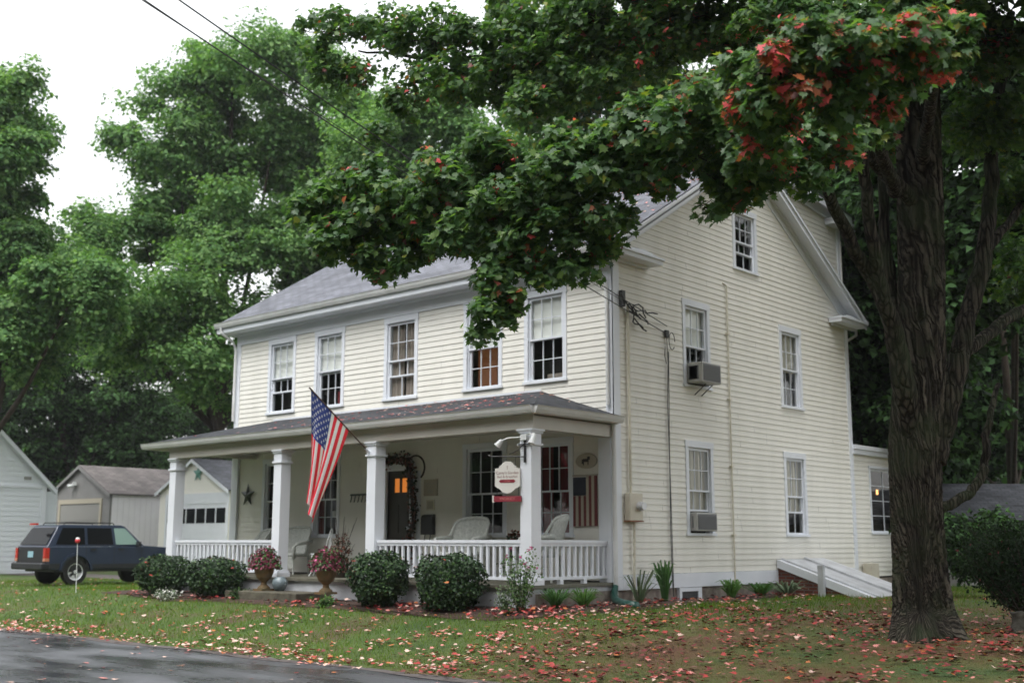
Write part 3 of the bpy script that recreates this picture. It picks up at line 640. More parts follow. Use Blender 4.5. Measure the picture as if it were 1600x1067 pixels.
pr = MB(); zE, zW = 2.985, 3.60; a = (-12.06, -2.46, zE); b = (.16, -2.46, zE); c = (-1.74, -.0, zW); d = (-10.3, -.0, zW)
roofquad(pr, a, b, c, d, .03, 'porchshingle'); 
def rooftri(mb, a, b, c, m): 
    e = np.array(b)-np.array(a); L = np.linalg.norm(e); e = e/L; p = np.array(c)-np.array(a); u = float(p@e); v = float(np.linalg.norm(p-u*e)); mb.add([a, b, c], [(0, 1, 2)], m, [[(0, 0), (L, 0), (u, v)]])
rooftri(pr, b, (.16, .0, zE), c, 'porchshingle'); rooftri(pr, (-12.06, 0, zE), a, d, 'porchshingle')
pro = pr.build('porch_roof', parent=house, recalc=False)
g = MB(); gutter(g, (-12.06, -2.43, 2.975), (.15, -2.43, 2.975), (0, -1, 0)); gutter(g, (.13, -2.43, 2.975), (.13, 0.02, 2.975), (1, 0, 0)); gutter(g, (-12.04, 0, 2.975), (-12.04, -2.43, 2.975), (-1, 0, 0)); g.build('porch_gutter', 'gutter', house)
fl = MB(FRONT); fl.box(-10.3, -1.74, .02, .035, 3.60, 3.64); fl.build('roof_flashing', 'trim', house)
# railings with separate balusters
def baluster(parent, loc):
    global BAL
    if BAL is None:
        b = MB(); b.box(-.022, .022, -.022, .022, 0, .54); BAL = b.build('baluster', 'trim', parent); o = BAL
    else: o = BAL.copy(); C.objects.link(o); o.parent = parent
    o.location = loc; return o
BAL = None
def railing(p0, p1):
    p0, p1 = np.array(p0, float), np.array(p1, float); dd = p1-p0; L = np.linalg.norm(dd); dd /= L; al = abs(dd[0]) > .5
    r = MB()
    for (hw, z0, z1) in ((.045, .69, .745), (.028, .64, .69), (.03, .075, .125)):
        if al: r.box(p0[0], p1[0], p0[1]-hw, p0[1]+hw, z0, z1)
        else: r.box(p0[0]-hw, p0[0]+hw, p0[1], p1[1], z0, z1)
    for k in range(1, 3):
        q = p0+dd*L*k/3; r.box(q[0]-.04, q[0]+.04, q[1]-.04, q[1]+.04, 0, .075)
    o = r.build('railing', 'trim', house); n = int(L/.150)
    for i in range(n): q = p0+dd*L*(i+.5)/n; baluster(o, (q[0], q[1], .112))
railing((-10.85, -2.19), (-7.14, -2.19)); railing((-3.95, -2.19), (-.27, -2.19)); railing((-.15, -2.05), (-.15, -.10))
# pilaster at the wall ends of the porch
for q in ((-.30, -.02, -.10, -.034, 0, 2.60), (-W+.16, -W+.3, -.08, -.022, 0, 2.84)): pl = MB(); pl.box(*q); pl.build('pilaster', 'trim', house)
# --- rear extension
ex_ = MB(); ES = lambda p: (p[1]-.06, p[0], p[2])
exw = window(ES, 10.62, 12.35, .92, 2.62, 'wide', house, head=.06, cas=.06, low=('lamp_glow', 'bulb', .66, .70, .62, .70))
siding(ES, D+.02, 14.2, -.10, 2.90, [exw], 'extension_wall', house)
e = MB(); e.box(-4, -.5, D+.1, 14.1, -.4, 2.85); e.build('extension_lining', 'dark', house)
e = MB(); e.box(-4, .10, D+.0, 14.3, 2.98, 3.08); e.box(-4, .05, D+.0, 14.25, 2.86, 2.98); e.box(-.06, -.03, D+.03, D+.14, -.2, 2.86); e.box(-.06, -.035, 14.08, 14.2, -.2, 2.86); e.box(-4, -.06, 14.18, 14.22, -.3, 2.86); e.build('extension_roof', 'trim', house)
e = MB(); e.box(.0, .22, 9.95, 10.35, -.35, .22); e.build('cable_box', 'meterbox', house)

# --- bulkhead: thing of its own
bk = thing('cellar_bulkhead', 'white sloping cellar bulkhead with brick sides against the side wall', 'bulkhead', (0, 0, 0))
y0, y1 = 5.76, 8.0; zt, zb = .36, -.50; xb = 2.55
zsl = lambda x: zt+(zb-zt)*x/xb
for (ya, yb) in ((y0-.03, y0+.10), (y1-.10, y1+.03)):
    b = MB(); b.prism([(.03, zsl(.03)-.17), (xb, zsl(xb)-.17), (xb, zsl(xb)), (.03, zsl(.03))], 1, ya, yb)
    b.build('side_rail', 'trim', bk)
for (ya, yb, dz) in ((y0+.10, (y0+y1)/2-.02, .0), ((y0+y1)/2+.0, y1-.10, .012)):
    b = MB(); k = 5
    for i in range(k):
        u0, u1 = ya+(yb-ya)*i/k, ya+(yb-ya)*(i+1)/k-.006; b.prism([(.04, zsl(.04)-.03+dz), (xb, zsl(xb)-.03+dz), (xb, zsl(xb)+.01+dz), (.04, zsl(.04)+.01+dz)], 1, u0, u1)
    o = b.build('hatch_door', 'skirt', bk)
    b = MB(); ym = ya+.06; b.prism([(.06, zsl(.06)+.01+dz), (xb-.05, zsl(xb-.05)+.01+dz), (xb-.05, zsl(xb-.05)+.04+dz), (.06, zsl(.06)+.04+dz)], 1, ym-.05, ym+.05); b.build('batten', 'skirt', o)
q = [(.03, -.6), (xb-.1, -.6), (xb-.1, zsl(xb-.1)-.17), (.03, zsl(.03)-.17)]
for yy in (y0+.01, y1-.01): b = MB(); b.add([(x, yy, z) for x, z in q], [(0, 1, 2, 3)], 'brick', [[(x, z) for x, z in q]]); b.build('brick_side', parent=bk, recalc=False)
b = MB(); b.box(1.02, 1.15, y0-.12, y0-.032, -.62, .24); b.build('post', 'skirt', bk)

# --- AC units: things of their own
def ac(label, y0, z0, wd, hh, dep, brackets):
    t = thing('air_conditioner', label, 'air conditioner', (0, y0+wd/2, z0), 0, 'window air conditioners')
    b = MB(); b.box(-.12, dep, -wd/2, wd/2, 0, hh); b.build('casing', 'acbody', t, bevel=.012)
    b = MB(); b.box(dep+.001, dep+.008, -wd/2+.04, wd/2-.04, .03, hh-.03)
    for i in range(12): zz = .05+i*(hh-.1)/12; b.box(dep+.008, dep+.018, -wd/2+.05, wd/2-.05, zz, zz+.008)
    b.build('rear_grille', 'acgrille', t)
    b = MB()
    for (a0, a1) in ((.08, .26), (.28, .46)):
        if a1 < dep-.02: b.box(a0, a1, -wd/2-.006, -wd/2-.001, .06, hh-.07)
    if dep < .4: b.box(.06, dep-.08, -wd/2-.006, -wd/2-.001, .06, hh-.07)
    b.build('side_louvre', 'acgrille', t)
    if brackets:
        for yy in (-.1, .15): b = MB(); b.tube([(.05, yy, -.02), (.3, yy, -.02), (.03, yy, -.22)], .012, 6); b.build('bracket', 'darkgrey', t)
    return t
ac('beige window air conditioner jutting far out of the upper side window', 2.42, 3.86, .70, .40, .38, True)
ac('small grey air conditioner in the lower side window', 2.42, .93, .74, .36, .17, False)

# --- electric meter with conduit, pipe, cables
mt = thing('electric_meter', 'cream electric meter box with round glass dial beside the front corner', 'electric meter', (0, .45, 1.1))
b = MB(); b.box(.02, .15, -.20, .20, 0, .50); b.build('box', 'meterbox', mt, bevel=.008)
b = MB(); b.box(.02, .16, -.21, .21, -.02, .0); b.build('bottom_edge', 'rust', mt)
b = MB(); b.tube([(.15, .08, .26), (.22, .08, .26)], .085, 20); b.tube([(.22, .08, .26), (.27, .08, .26)], .07, 20); b.build('dial', 'rim', mt)
b = MB(); b.tube([(.06, -.05, .50), (.06, -.05, 3.62), (.06, -.06, 3.95), (.10, -.10, 4.05)], .026, 8); b.build('riser_pipe', 'conduit', mt)
b = MB(); b.tube([(.08, .02, -.02), (.07, .02, -.6), (.05, .02, -1.45)], .024, 8); b.build('lower_pipe', 'conduit', mt)
# service entrance tangle at the top
b = MB(); A = np.array([.08, .35, 5.15])
for k in range(5):
    pts = [A+np.array([random.uniform(0, .12), .02*k, -.03*k])]
    for j in range(6): pts.append(pts[-1]+np.array([random.uniform(-.03, .05), random.uniform(.0, .16), random.uniform(-.12, .05)]))
    b.tube([tuple(p-np.array([0, .45, 1.1])) for p in pts], .014, 6)
b.box(.02, .10, -.28, -.18, 3.98, 4.28); b.tube([(.12, -.36, 4.2), (.12, -.1, 3.98), (.12, .28, 3.8), (.1, .02, 3.9), (.06, -.05, 3.92)], .018, 6); b.build('service_cable', 'wire', mt)
vp = thing('vent_pipe', 'tall slim cream pipe running up the side wall between the windows', 'pipe', (.05, 3.97, -.15))
b = MB(); b.tube([(0, 0, 0), (0, 0, 6.25), (-.04, -.1, 6.3)], .017, 8); b.build('pipe', 'conduit', vp)
b = MB(); b.box(-.04, .05, -.05, .05, .0, .12)
for z in (1.0, 2.4, 3.8, 5.2): b.box(-.045, .028, -.045, .045, z, z+.03)
b.build('clamp', 'conduit', vp)
pb = thing('phone_cable', 'black phone cable hanging down the side wall with a coiled loop', 'cable', (.05, 1.68, 0))
b = MB(); b.tube([(0, 0, 4.75), (.01, .02, 4.2), (0, -.01, 3.4), (.0, .015, 2.2), (0, 0, 1.0), (0, .02, .15), (0, .06, -.3)], .008, 6); b.tube([(0, .06, 4.4), (.0, .02, 2.4), (0, .06, -.2)], .009, 5); b.build('drop', 'wire', pb)
b = MB(); b.tube([(.03, .10*math.cos(t)+.14, 4.62+.17*math.sin(t)) for t in np.linspace(0, 5.6, 18)], .008, 5); b.box(-.02, .03, -.05, .05, 4.68, 4.82); b.tube([(0, -.05, 4.5), (.03, -.12, 4.3), (.02, -.05, 4.15)], .008, 5); b.build('loop', 'wire', pb)
# overhead wires
def sagline(p0, p1, sag, n=24): return [tuple(p0+(p1-p0)*t+np.array([0, 0, -sag*4*t*(1-t)])) for t in np.linspace(0, 1, n)]
for (ed, attach, lab, r, sg) in (((268, 0, 13.5), np.array([.07, 1.66, 4.75]), 'lower of the two dark overhead wires crossing the sky', .009, .15), ((314, 0, 13.0), np.array([.08, 1.66, 4.90]), 'upper dark overhead wire crossing the sky to the house', .009, .12), ((250, 0, 13.9), np.array([.12, .5, 5.1]), 'thin pale overhead wire left of the two dark ones', .005, .1)):
    p = atD(*ed); p = attach+(p-attach)*1.6
    b = MB(); b.tube(sagline(attach, p, sg*1.6, 40), r, 5); o = b.build('overhead_wire', 'wire'); tag(o, lab, 'wire', 'overhead service wires')

# --- green drain pipe at the downspout foot
gp = MB(); q0 = (.06, -.12, -.18); gp.tube([(.055, -.09, -.05), (.06, -.16, -.22), (.3, -.40, -.31), (.75, -.75, -.33), (1.15, -1.0, -.34)], [.05, .07, .075, .075, .08], 12)
o = gp.build('drain_hose', 'greenpipe', smooth=True); tag(o, 'dark green drain hose on the mulch at the downspout foot', 'drain pipe')

# ------------------------------------------------------------------ porch objects
def star(name, label, x, z, R, y, m, grp=None):
    t = []
    for i in range(10): a = math.pi/2+i*math.pi/5; r = R if i % 2 == 0 else R*.40; t.append((r*math.cos(a), 0, r*math.sin(a)))
    b = MB(); b.add(t+[(0, -.06, 0), (0, .0, 0)], [(i, (i+1) % 10, 10) for i in range(10)]+[((i+1) % 10, i, 11) for i in range(10)])
    o = b.build(name, m); o.location = (x, y, z); tag(o, label, 'star', grp); return o
star('wall_star', 'dark metal barn star on the porch wall at the left end', -11.22, 1.83, .30, -.035, 'starmetal', 'barn stars')
# oval plaque with dark horse-like mark
op = MB(FRONT); n = 28
op.add([(-.63+.25*math.cos(2*math.pi*i/n), .024, 2.20+.14*math.sin(2*math.pi*i/n)) for i in range(n)]+[(-.63+.25*math.cos(2*math.pi*i/n), .045, 2.20+.14*math.sin(2*math.pi*i/n)) for i in range(n)], [tuple(range(n, 2*n))]+[(i, (i+1) % n, n+(i+1) % n, n+i) for i in range(n)])
opo = tag(op.build('oval_plaque', 'flagoldw'), 'small pale oval plaque with a dark animal mark above the hanging flag', 'plaque')
op = MB(FRONT)
for (a, bq, c, d) in ((-.70, -.57, 2.18, 2.24), (-.60, -.54, 2.22, 2.28), (-.70, -.68, 2.12, 2.18), (-.59, -.575, 2.12, 2.18), (-.73, -.70, 2.15, 2.23)): op.box(a, bq, .046, .050, c, d)
op.build('animal_mark', 'black', opo)
# faded hanging flag: vertical stripes with canton top left
hf = thing('wall_flag', 'small faded striped wooden flag hung on the porch wall under the oval plaque', 'wall flag', (-.66, -.03, 1.0))
for i in range(9):
    b = MB(); w_ = .56/9; x0 = -.28+i*w_; zt_ = .56 if i < 5 else .92
    b.box(x0, x0+w_-.002, -.02-.004*(i % 2), -.002, 0, zt_); b.build('stripe', 'flagold' if i % 2 == 0 else 'flagoldw', hf)
b = MB(); b.box(-.28, -.28+5*w_-.002, -.022, -.002, .565, .90); b.build('canton', 'flagoldb', hf)
b = MB(); b.box(-.29, .29, -.03, -.002, .90 if False else .925, .945); b.build('top_rod', 'flagoldw', hf)
# garland around the door
gl = thing('vine_garland', 'dark twig garland draped over the top and right side of the front door', 'garland', (-5.3, -.1, 0))
b = MB(); P0 = [(-1.05, 0, 2.40), (-.6, 0, 2.48), (-.1, 0, 2.44), (.02, 0, 2.1), (.10, 0, 1.6), (.12, 0, 1.1), (.0, 0, .7), (-.02, 0, .35)]
for k in range(9):
    b.tube([(x+random.uniform(-.05, .05), y-random.uniform(0, .08), z+random.uniform(-.05, .05)) for x, y, z in P0], .012, 5)
b.tube([(.05+.28*math.cos(t)+.1, -.03, 2.25+.26*math.sin(t)) for t in np.linspace(-.9, 3.0, 14)], .02, 6)
b.build('vine', 'barkdark', gl)
pp = []
for (x0, _, z0), (x1, _, z1) in zip(P0[:-1], P0[1:]):
    for k in range(130): t = random.random(); pp.append((x0+(x1-x0)*t+random.gauss(0, .06), random.uniform(-.1, .03), z0+(z1-z0)*t+random.gauss(0, .06)))
pp = np.array(pp); leaves('leaf_cover', DIAM, pp, rdir(len(pp)), rdir(len(pp)), .07, ['dkB', 'leafM', 'litB'], choose(len(pp), [5, 2, 2]), gl)
# notices, mailbox by the door
nb_ = MB(FRONT); nb_.box(-4.98, -4.58, .022, .04, 1.66, 2.0); o = nb_.build('porch_notice', 'flagoldw'); tag(o, 'pale rectangular notice board right of the front door', 'notice board')
for (a0, a1, c0_, c1_) in ((-4.93, -4.63, 1.90, 1.925), (-4.90, -4.66, 1.84, 1.86), (-4.86, -4.70, 1.72, 1.80)):
    k = MB(FRONT); k.box(a0, a1, .041, .044, c0_, c1_); k.build('faint_mark', 'ceiling', o)
nb_ = MB(FRONT); nb_.box(-4.90, -4.66, .022, .038, 1.36, 1.58); o = nb_.build('small_picture', 'conduit'); tag(o, 'small framed square picture above the black mailbox', 'picture'); k = MB(FRONT); k.box(-4.87, -4.69, .039, .042, 1.39, 1.55); k.build('picture_face', 'flagoldw', o)
nb_ = MB(FRONT); nb_.prism([(.022, .86), (.13, .86), (.13, 1.20), (.10, 1.26), (.022, 1.28)], 0, -4.96, -4.64); o = nb_.build('mailbox', 'black'); tag(o, 'black wall mailbox right of the front door', 'mailbox')
k = MB(FRONT); k.tube([(-4.88, .08, .86), (-4.88, .1, .74), (-4.80, .12, .70)], .01, 5); k.tube([(-4.72, .08, .86), (-4.72, .1, .74)], .01, 5); k.build('newspaper_hook', 'black', o)
# hook rack between window and door
rk_ = MB(FRONT); rk_.box(-7.35, -6.75, .022, .04, 1.72, 1.76)
for i in range(5): rk_.tube([(-7.3+i*.125, .03, 1.74), (-7.3+i*.125, .06, 1.60), (-7.28+i*.125, .09, 1.58)], .012, 5)
o = rk_.build('hook_rack', 'starmetal'); tag(o, 'dark hook rack on the porch wall left of the front door', 'hook rack')

def armchair():
    t = thing('wicker_armchair', 'x', 'armchair', (0, 0, 0), 0, 'white wicker porch armchairs')
    # front faces -y
    b = MB(); n = 14; vs = []
    for k in range(9):
        z = .36+.50*k/8; y = .26+.20*(k/8)
        for i in range(n+1):
            u = i/n*2-1; hw = .36-.05*k/8; x = u*hw; yy = y-.16*(abs(u)**2.5); zz = z+.04*(1-u*u)*(k/8)-(.05*(abs(u)**10)*(k/8))
            vs.append((x, yy, zz))
    vs2 = [(x*1.02, y+.035, z) for x, y, z in vs]; N = len(vs)
    fs = [(k*(n+1)+i, k*(n+1)+i+1, (k+1)*(n+1)+i+1, (k+1)*(n+1)+i) for k in range(8) for i in range(n)]
    b.add(vs+vs2, fs+[tuple(N+q for q in f[::-1]) for f in fs]+[(8*(n+1)+i, 8*(n+1)+i+1, N+8*(n+1)+i+1, N+8*(n+1)+i) for i in range(n)]+[(k*(n+1), (k+1)*(n+1), N+(k+1)*(n+1), N+k*(n+1)) for k in range(8)]+[(k*(n+1)+n, (k+1)*(n+1)+n, N+(k+1)*(n+1)+n, N+k*(n+1)+n) for k in range(8)])
    b.build('backrest', 'wicker', t, smooth=True)
    b = MB(); b.tube([(.33, .1, .38), (.35, .16, .62)]+[(-.32*u, .48-.16*abs(u)**2.5-.02, .87+.04*(1-u*u)-.05*abs(u)**10) for u in np.linspace(-1, 1, 15)]+[(-.35, .16, .62), (-.33, .1, .38)], .024, 6); b.build('top_roll', 'wicker', t, smooth=True)
    b = MB(); b.box(-.30, .30, -.28, .28, .34, .40); b.build('seat', 'wicker', t, bevel=.02)
    b = MB(); b.box(-.31, .31, -.29, -.27, .12, .34); b.build('apron', 'wicker', t)
    for s in (-1, 1):
        b = MB(); b.tube([(s*.33, .34, .62), (s*.36, .05, .60), (s*.36, -.24, .58), (s*.34, -.31, .52), (s*.33, -.29, .30)], .035, 8); b.build('arm', 'wicker', t, smooth=True)
        for yy in (-.27, .27): b = MB(); b.tube([(s*.30, yy, .36), (s*.31, yy, 0)], [.025, .018], 8); b.build('leg', 'wicker', t)
    return t
ch = armchair(); ch.location = (-2.95, -.95, 0); ch.rotation_euler = (0, 0, rad(10)); ch.scale = (1.22, 1.1, 1.30); ch['label'] = 'white wicker armchair seen face-on behind the right-hand railing'
clone(ch, (-1.0, -.95, 0), rad(-62), 'white wicker armchair in profile just right of the corner column', scale=(1.2, 1.1, 1.30))
clone(ch, (-8.6, -.75, 0), rad(18), 'white wicker armchair between the second column and the flag', scale=(1.15, 1.1, 1.15))
clone(ch, (-9.9, -.85, 0), rad(-20), 'white wicker armchair behind the left railing', scale=(1.1, 1.1, 1.1))
# bistro chair
bc = thing('bistro_chair', 'white wrought iron bistro chair beside the porch steps', 'chair', (-6.85, -1.25, 0), rad(-52))
b = MB(); b.lathe([(.02, .44), (.19, .44), (.20, .455), (.19, .47), (.02, .47)], (0, 0, 0), 20); b.build('seat', 'whitemetal', bc)
for (x, y) in ((-.14, -.13), (.14, -.13), (-.13, .14), (.13, .14)):
    b = MB(); b.tube([(x, y, .44), (x*1.2, y*1.2, .28), (x*.95, y*.95, .12), (x*1.35, y*1.35, 0)], .013, 6); b.build('leg', 'whitemetal', bc)
b = MB(); b.tube([(-.15, .14, .46), (-.17, .20, .75), (-.09, .24, .93), (0, .25, .98), (.09, .24, .93), (.17, .20, .75), (.15, .14, .46)], .012, 6); b.tube([(-.06, .19, .5), (-.08, .22, .72), (0, .24, .85), (.08, .22, .72), (.06, .19, .5)], .009, 6); b.build('backrest', 'whitemetal', bc)
# stone step
st = MB(); n = 24; zt_ = -.25; 
def rag(x0, x1, y0, y1): return ragged([(x0, y0), (x1, y0), (x1, y1), (x0, y1)], .18, .025)
o_ = rag(-7.35, -5.05, -3.20, -2.42); st.prism(o_, 2, -.52, zt_); o = st.build('stone_step', 'stepstone', bevel=.012); tag(o, 'long rough fieldstone step below the porch between the urns', 'step')
# urns and flowers
def flowers(name, parent, c, R, H, n, mats, probs, size=.05, stems=True, tpl=DIAM):
    d = rdir(n); r = rng.random(n)**.4; p = np.stack([c[0]+d[:, 0]*R*r, c[1]+d[:, 1]*R*r, c[2]+np.abs(d[:, 2])*H*r], 1)
    return leaves(name, tpl, p, d+np.array([0, 0, .6])+.5*rdir(n), rdir(n), size*(.6+.8*rng.random(n)), mats, choose(n, probs), parent)
def urn(x, y, z, label):
    t = thing('garden_urn', label, 'urn', (x, y, z), 0, 'urns beside the porch step')
    b = MB(); b.box(-.15, .15, -.15, .15, 0, .04); b.lathe([(.13, .04), (.12, .07), (.06, .12), (.055, .17), (.09, .20), (.15, .26), (.19, .36), (.205, .46), (.235, .48), (.235, .50), (.20, .50), (.18, .44), (.0, .43)], (0, 0, 0), 24); b.build('bowl', 'terra', t, smooth=False)
    flowers('flowers', t, (0, 0, .44), .34, .42, 1700, ['flowerM', 'flowerP', 'yewC', 'leafY', 'leafB'], [8, .4, 2.5, .2, 4], .055); return t
uz = -.25
uA = atY(412, 915, -2.80); uB = atY(509, 922, -2.95)
urn(uA[0], uA[1], uz, 'terracotta urn of plum and green flowers left of the stone step'); urn(uB[0], uB[1], uz, 'terracotta urn of plum flowers at the right end of the stone step')
u2 = atY(437, 915, -2.68)
vs_ = thing('glazed_pot', 'round grey glazed ceramic pot between the two urns', 'pot', (u2[0], u2[1], uz)); b = MB(); b.lathe([(.07, 0), (.12, .05), (.155, .13), (.15, .2), (.11, .25), (.10, .27), (.085, .27), (.08, .2), (0, .19)], (0, 0, 0), 24); b.build('body', 'ceramic', vs_, smooth=True)
b = MB(); b.tube([(.15, 0, .2), (.19, 0, .18), (.16, 0, .12)], .012, 6); b.tube([(-.15, 0, .2), (-.19, 0, .18), (-.16, 0, .12)], .012, 6); b.build('ear_handle', 'ceramic', vs_)
# tall dried plant on the porch near column three
dp = thing('dried_plant', 'tall dark dried plant behind the right urn on the porch', 'plant', (-5.75, -1.6, 0))
b = MB()
for k in range(26):
    a = random.uniform(0, 6.28); l = random.uniform(.5, 1.25); s_ = random.uniform(.05, .35); b.tube([(0, 0, 0), (s_*.4*math.cos(a), s_*.4*math.sin(a), l*.55), (s_*math.cos(a), s_*math.sin(a), l)], [.008, .006, .003], 4)
b.build('stems', 'barkdark', dp); flowers('dry_foliage', dp, (0, 0, .1), .28, .85, 700, ['litB', 'leafM', 'dkB'], [3, 2, 2], .05)
pt = MB(); pt.lathe([(.12, 0), (.17, .25), (.18, .27), (.15, .27), (0, .24)], (0, 0, 0), 20); pt.build('pot', 'barkdark', dp)
# pot plants seen through rails
hp = thing('porch_fern', 'small potted plant on the porch beside the right-hand armchair', 'plant', (-2.0, -.5, 0)); b = MB(); b.lathe([(.11, .4), (.15, .6), (.16, .62), (0, .60)], (0, 0, 0), 16); b.lathe([(.12, 0), (.02, .03), (.02, .39), (.13, .40)], (0, 0, 0), 16); b.build('pot', 'darkgrey', hp); flowers('leaves', hp, (0, 0, .62), .18, .30, 350, ['leafM', 'yewB'], [1, 1], .06)

# --- flag
P_base = np.array([-4.13, -2.32, 2.40]); P_tip = atD(484, 606, 20.6)
fg = thing('porch_flag', 'American flag hanging from a slanted pole on the second column from the right', 'flag', tuple(P_base))
b = MB(); b.tube([(0, 0, 0), tuple(P_tip-P_base)], .014, 8); b.lathe([(.0, -.02), (.022, 0), (.0, .022)], tuple(P_tip-P_base), 10); b.build('pole', 'pole', fg)
b = MB(); b.tube([(0, .02, 0), (0, -.03, .0)], .03, 8); b.tube([(0, 0, 0), tuple((P_tip-P_base)*.06)], .022, 8); b.build('bracket', 'trim', fg)
H0, H1 = P_tip+(P_base-P_tip)*.02, P_tip+(P_base-P_tip)*.64
def flagpt(u, v):    # u along the hoist (0 tip side .. 1 base side), v along the fly
    top = H0+(H1-H0)*u; A = atD(481, 778, 20.6); B = atD(491, 817, 20.35); bot = A+(B-A)*u
    mid = (H0+(H1-H0)*u)*.5+bot*.5
    p = top+(bot-top)*v+np.array([0, 0, 0])
    dirv = _f*np.array([1, 1, 0])
    amp = .13*v**.7*(1-.2*v)
    ph = u*2*math.pi*2.2+.6+v*1.0
    side = _r*(.03*v*math.sin(ph*1.0+1.3)+.035*math.sin(3.0*v+u*2)*v)
    return p+dirv*amp*math.sin(ph)+side
def flagmesh(name, pred, m, nu=52, nv=60, off=0):
    b = MB(); idx = {}
    for i in range(nu):
        for j in range(nv):
            if pred((i+.5)/nu, (j+.5)/nv):
                q = []
                for (a, c) in ((i, j), (i+1, j), (i+1, j+1), (i, j+1)):
                    if (a, c) not in idx: idx[(a, c)] = len(b.v); b.v.append(tuple(flagpt(a/nu, c/nv)-P_base))
                    q.append(idx[(a, c)])
                b.f.append(q); b.m.append(0)
    return b.build(name, m, fg, smooth=True, recalc=False)
CU, CV = 7/13, .40
isred = lambda u: int(u*13) % 2 == 0
flagmesh('stripes_red', lambda u, v: isred(u) and not (u < CU and v < CV), 'flagred')
flagmesh('stripes_white', lambda u, v: (not isred(u)) and not (u < CU and v < CV), 'flagwhite')
flagmesh('canton', lambda u, v: (u < CU and v < CV), 'flagblue')
b = MB()
for r_ in range(9):
    for c_ in range(11):
        if (r_+c_) % 2: continue
        u = (r_+1)/10*CU; v = (c_+1)/12*CV
        c = flagpt(u, v); du = flagpt(u+.01, v)-c; dv_ = flagpt(u, v+.01)-c; nn = np.cross(du, dv_); nn /= np.linalg.norm(nn); e1 = du/np.linalg.norm(du); e2 = dv_/np.linalg.norm(dv_)
        for sg in (-1, 1):
            ring = [c+sg*nn*.004+(e1*math.cos(a)+e2*math.sin(a))*(.036 if k % 2 == 0 else .015) for k, a in enumerate(np.arange(10)*math.pi/5)]
            b.add([tuple(p-P_base) for p in ring]+[tuple(c+sg*nn*.004-P_base)], [(k, (k+1) % 10, 10) for k in range(10)])
b.build('stars', 'flagwhite', fg, recalc=False)

# --- hanging sign on the corner column
sg = thing('hanging_sign', 'white scalloped inn sign hanging from a black bracket on the corner column', 'sign', (-.145, -2.31, 2.15))
SX = (-.62, .62)   # sign lies roughly parallel to the front, sticking out past the column
d_ = np.array([-.50, -.62, 0]); 
b = MB(); b.box(-.02, .02, -.02, .0, -.12, .34); b.build('bracket_plate', 'black', sg)
tipb = np.array([-.62, -.20, 0.0]); 
b = MB(); b.tube([(0, -.01, -.02), tuple(tipb+np.array([0, 0, -.0]))], .012, 6); b.tube([(0, -.01, .22), (-.12, -.05, .09), (-.28, -.10, .03)], .008, 6); b.tube([tuple(tipb), tuple(tipb+np.array([-.03, -.01, .02]))], .02, 6); b.build('bracket_arm', 'black', sg)
ax = tipb/np.linalg.norm(tipb); ax = np.array([ax[0], ax[1], 0]); nx_ = np.array([ax[1], -ax[0], 0]);
if nx_@(CAM-np.array([0, -2.3, 1])) < 0: nx_ = -nx_
def sp(u, n, z): return tuple(ax*u+nx_*n+np.array([0, 0, z]))
out = []
hw = .235
half = [(0, .0), (.05, -.005), (.09, -.03), (.12, -.06), (.15, -.075), (.165, -.10), (hw, -.11), (hw, -.37), (.19, -.40), (.15, -.415), (.11, -.45), (.06, -.475), (0, -.485)]
ptsL = half+[(-x, z) for x, z in half[-2:0:-1]]
uc = .325; zc = -.09; n = len(ptsL); sc = 1.12
ptsL = [(x*.98, z*sc) for x, z in ptsL]; hw *= .98
b = MB(); b.add([sp(uc+x, -.02, zc+z) for x, z in ptsL]+[sp(uc+x, .02, zc+z) for x, z in ptsL], [tuple(range(n)), tuple(range(n, 2*n))]+[(i, (i+1) % n, n+(i+1) % n, n+i) for i in range(n)]); brd = b.build('sign_board', 'signwhite', sg)
def lozenge(z, w_, h_, n0, m, nm, par):
    b = MB(); q = [(-w_, 0), (-w_*.8, h_), (w_*.8, h_), (w_, 0), (w_*.8, -h_), (-w_*.8, -h_)]
    b.add([sp(uc+x, n0, zc+z+zz) for x, zz in q], [tuple(range(6))]); return b.build(nm, m, par, recalc=False)
lozenge(-.335, .155, .027, .024, 'signred', 'red_lozenge', brd)
b = MB()
for s_ in (-1, 1): b.tube([sp(uc+s_*.14, 0, zc-.08), sp(uc+s_*.14, 0, -.02)], .005, 5)
for s_ in (-1, 1): b.tube([sp(uc+s_*.20, 0, zc-.42), sp(uc+s_*.20, 0, zc-.585)], .005, 5)
b.build('hook_chain', 'black', sg)
b = MB()
vs = [sp(uc+s1*.25, s2*.02, z) for s1 in (-1, 1) for s2 in (-1, 1) for z in (zc-.68, zc-.585)]
b.add(vs, [(0, 1, 3, 2), (4, 6, 7, 5), (0, 2, 6, 4), (1, 5, 7, 3), (0, 4, 5, 1), (2, 3, 7, 6)]); vb_ = b.build('vacancy_board', 'signred', sg)
b = MB(); vs = [sp(uc+.25+a_, s2*.022, z) for a_ in (0, .03) for s2 in (-1, 1) for z in (zc-.69, zc-.575)]; b.add(vs, [(0, 1, 3, 2), (4, 6, 7, 5), (0, 2, 6, 4), (1, 5, 7, 3), (0, 4, 5, 1), (2, 3, 7, 6)]); b.build('board_end', 'signwhite', vb_)
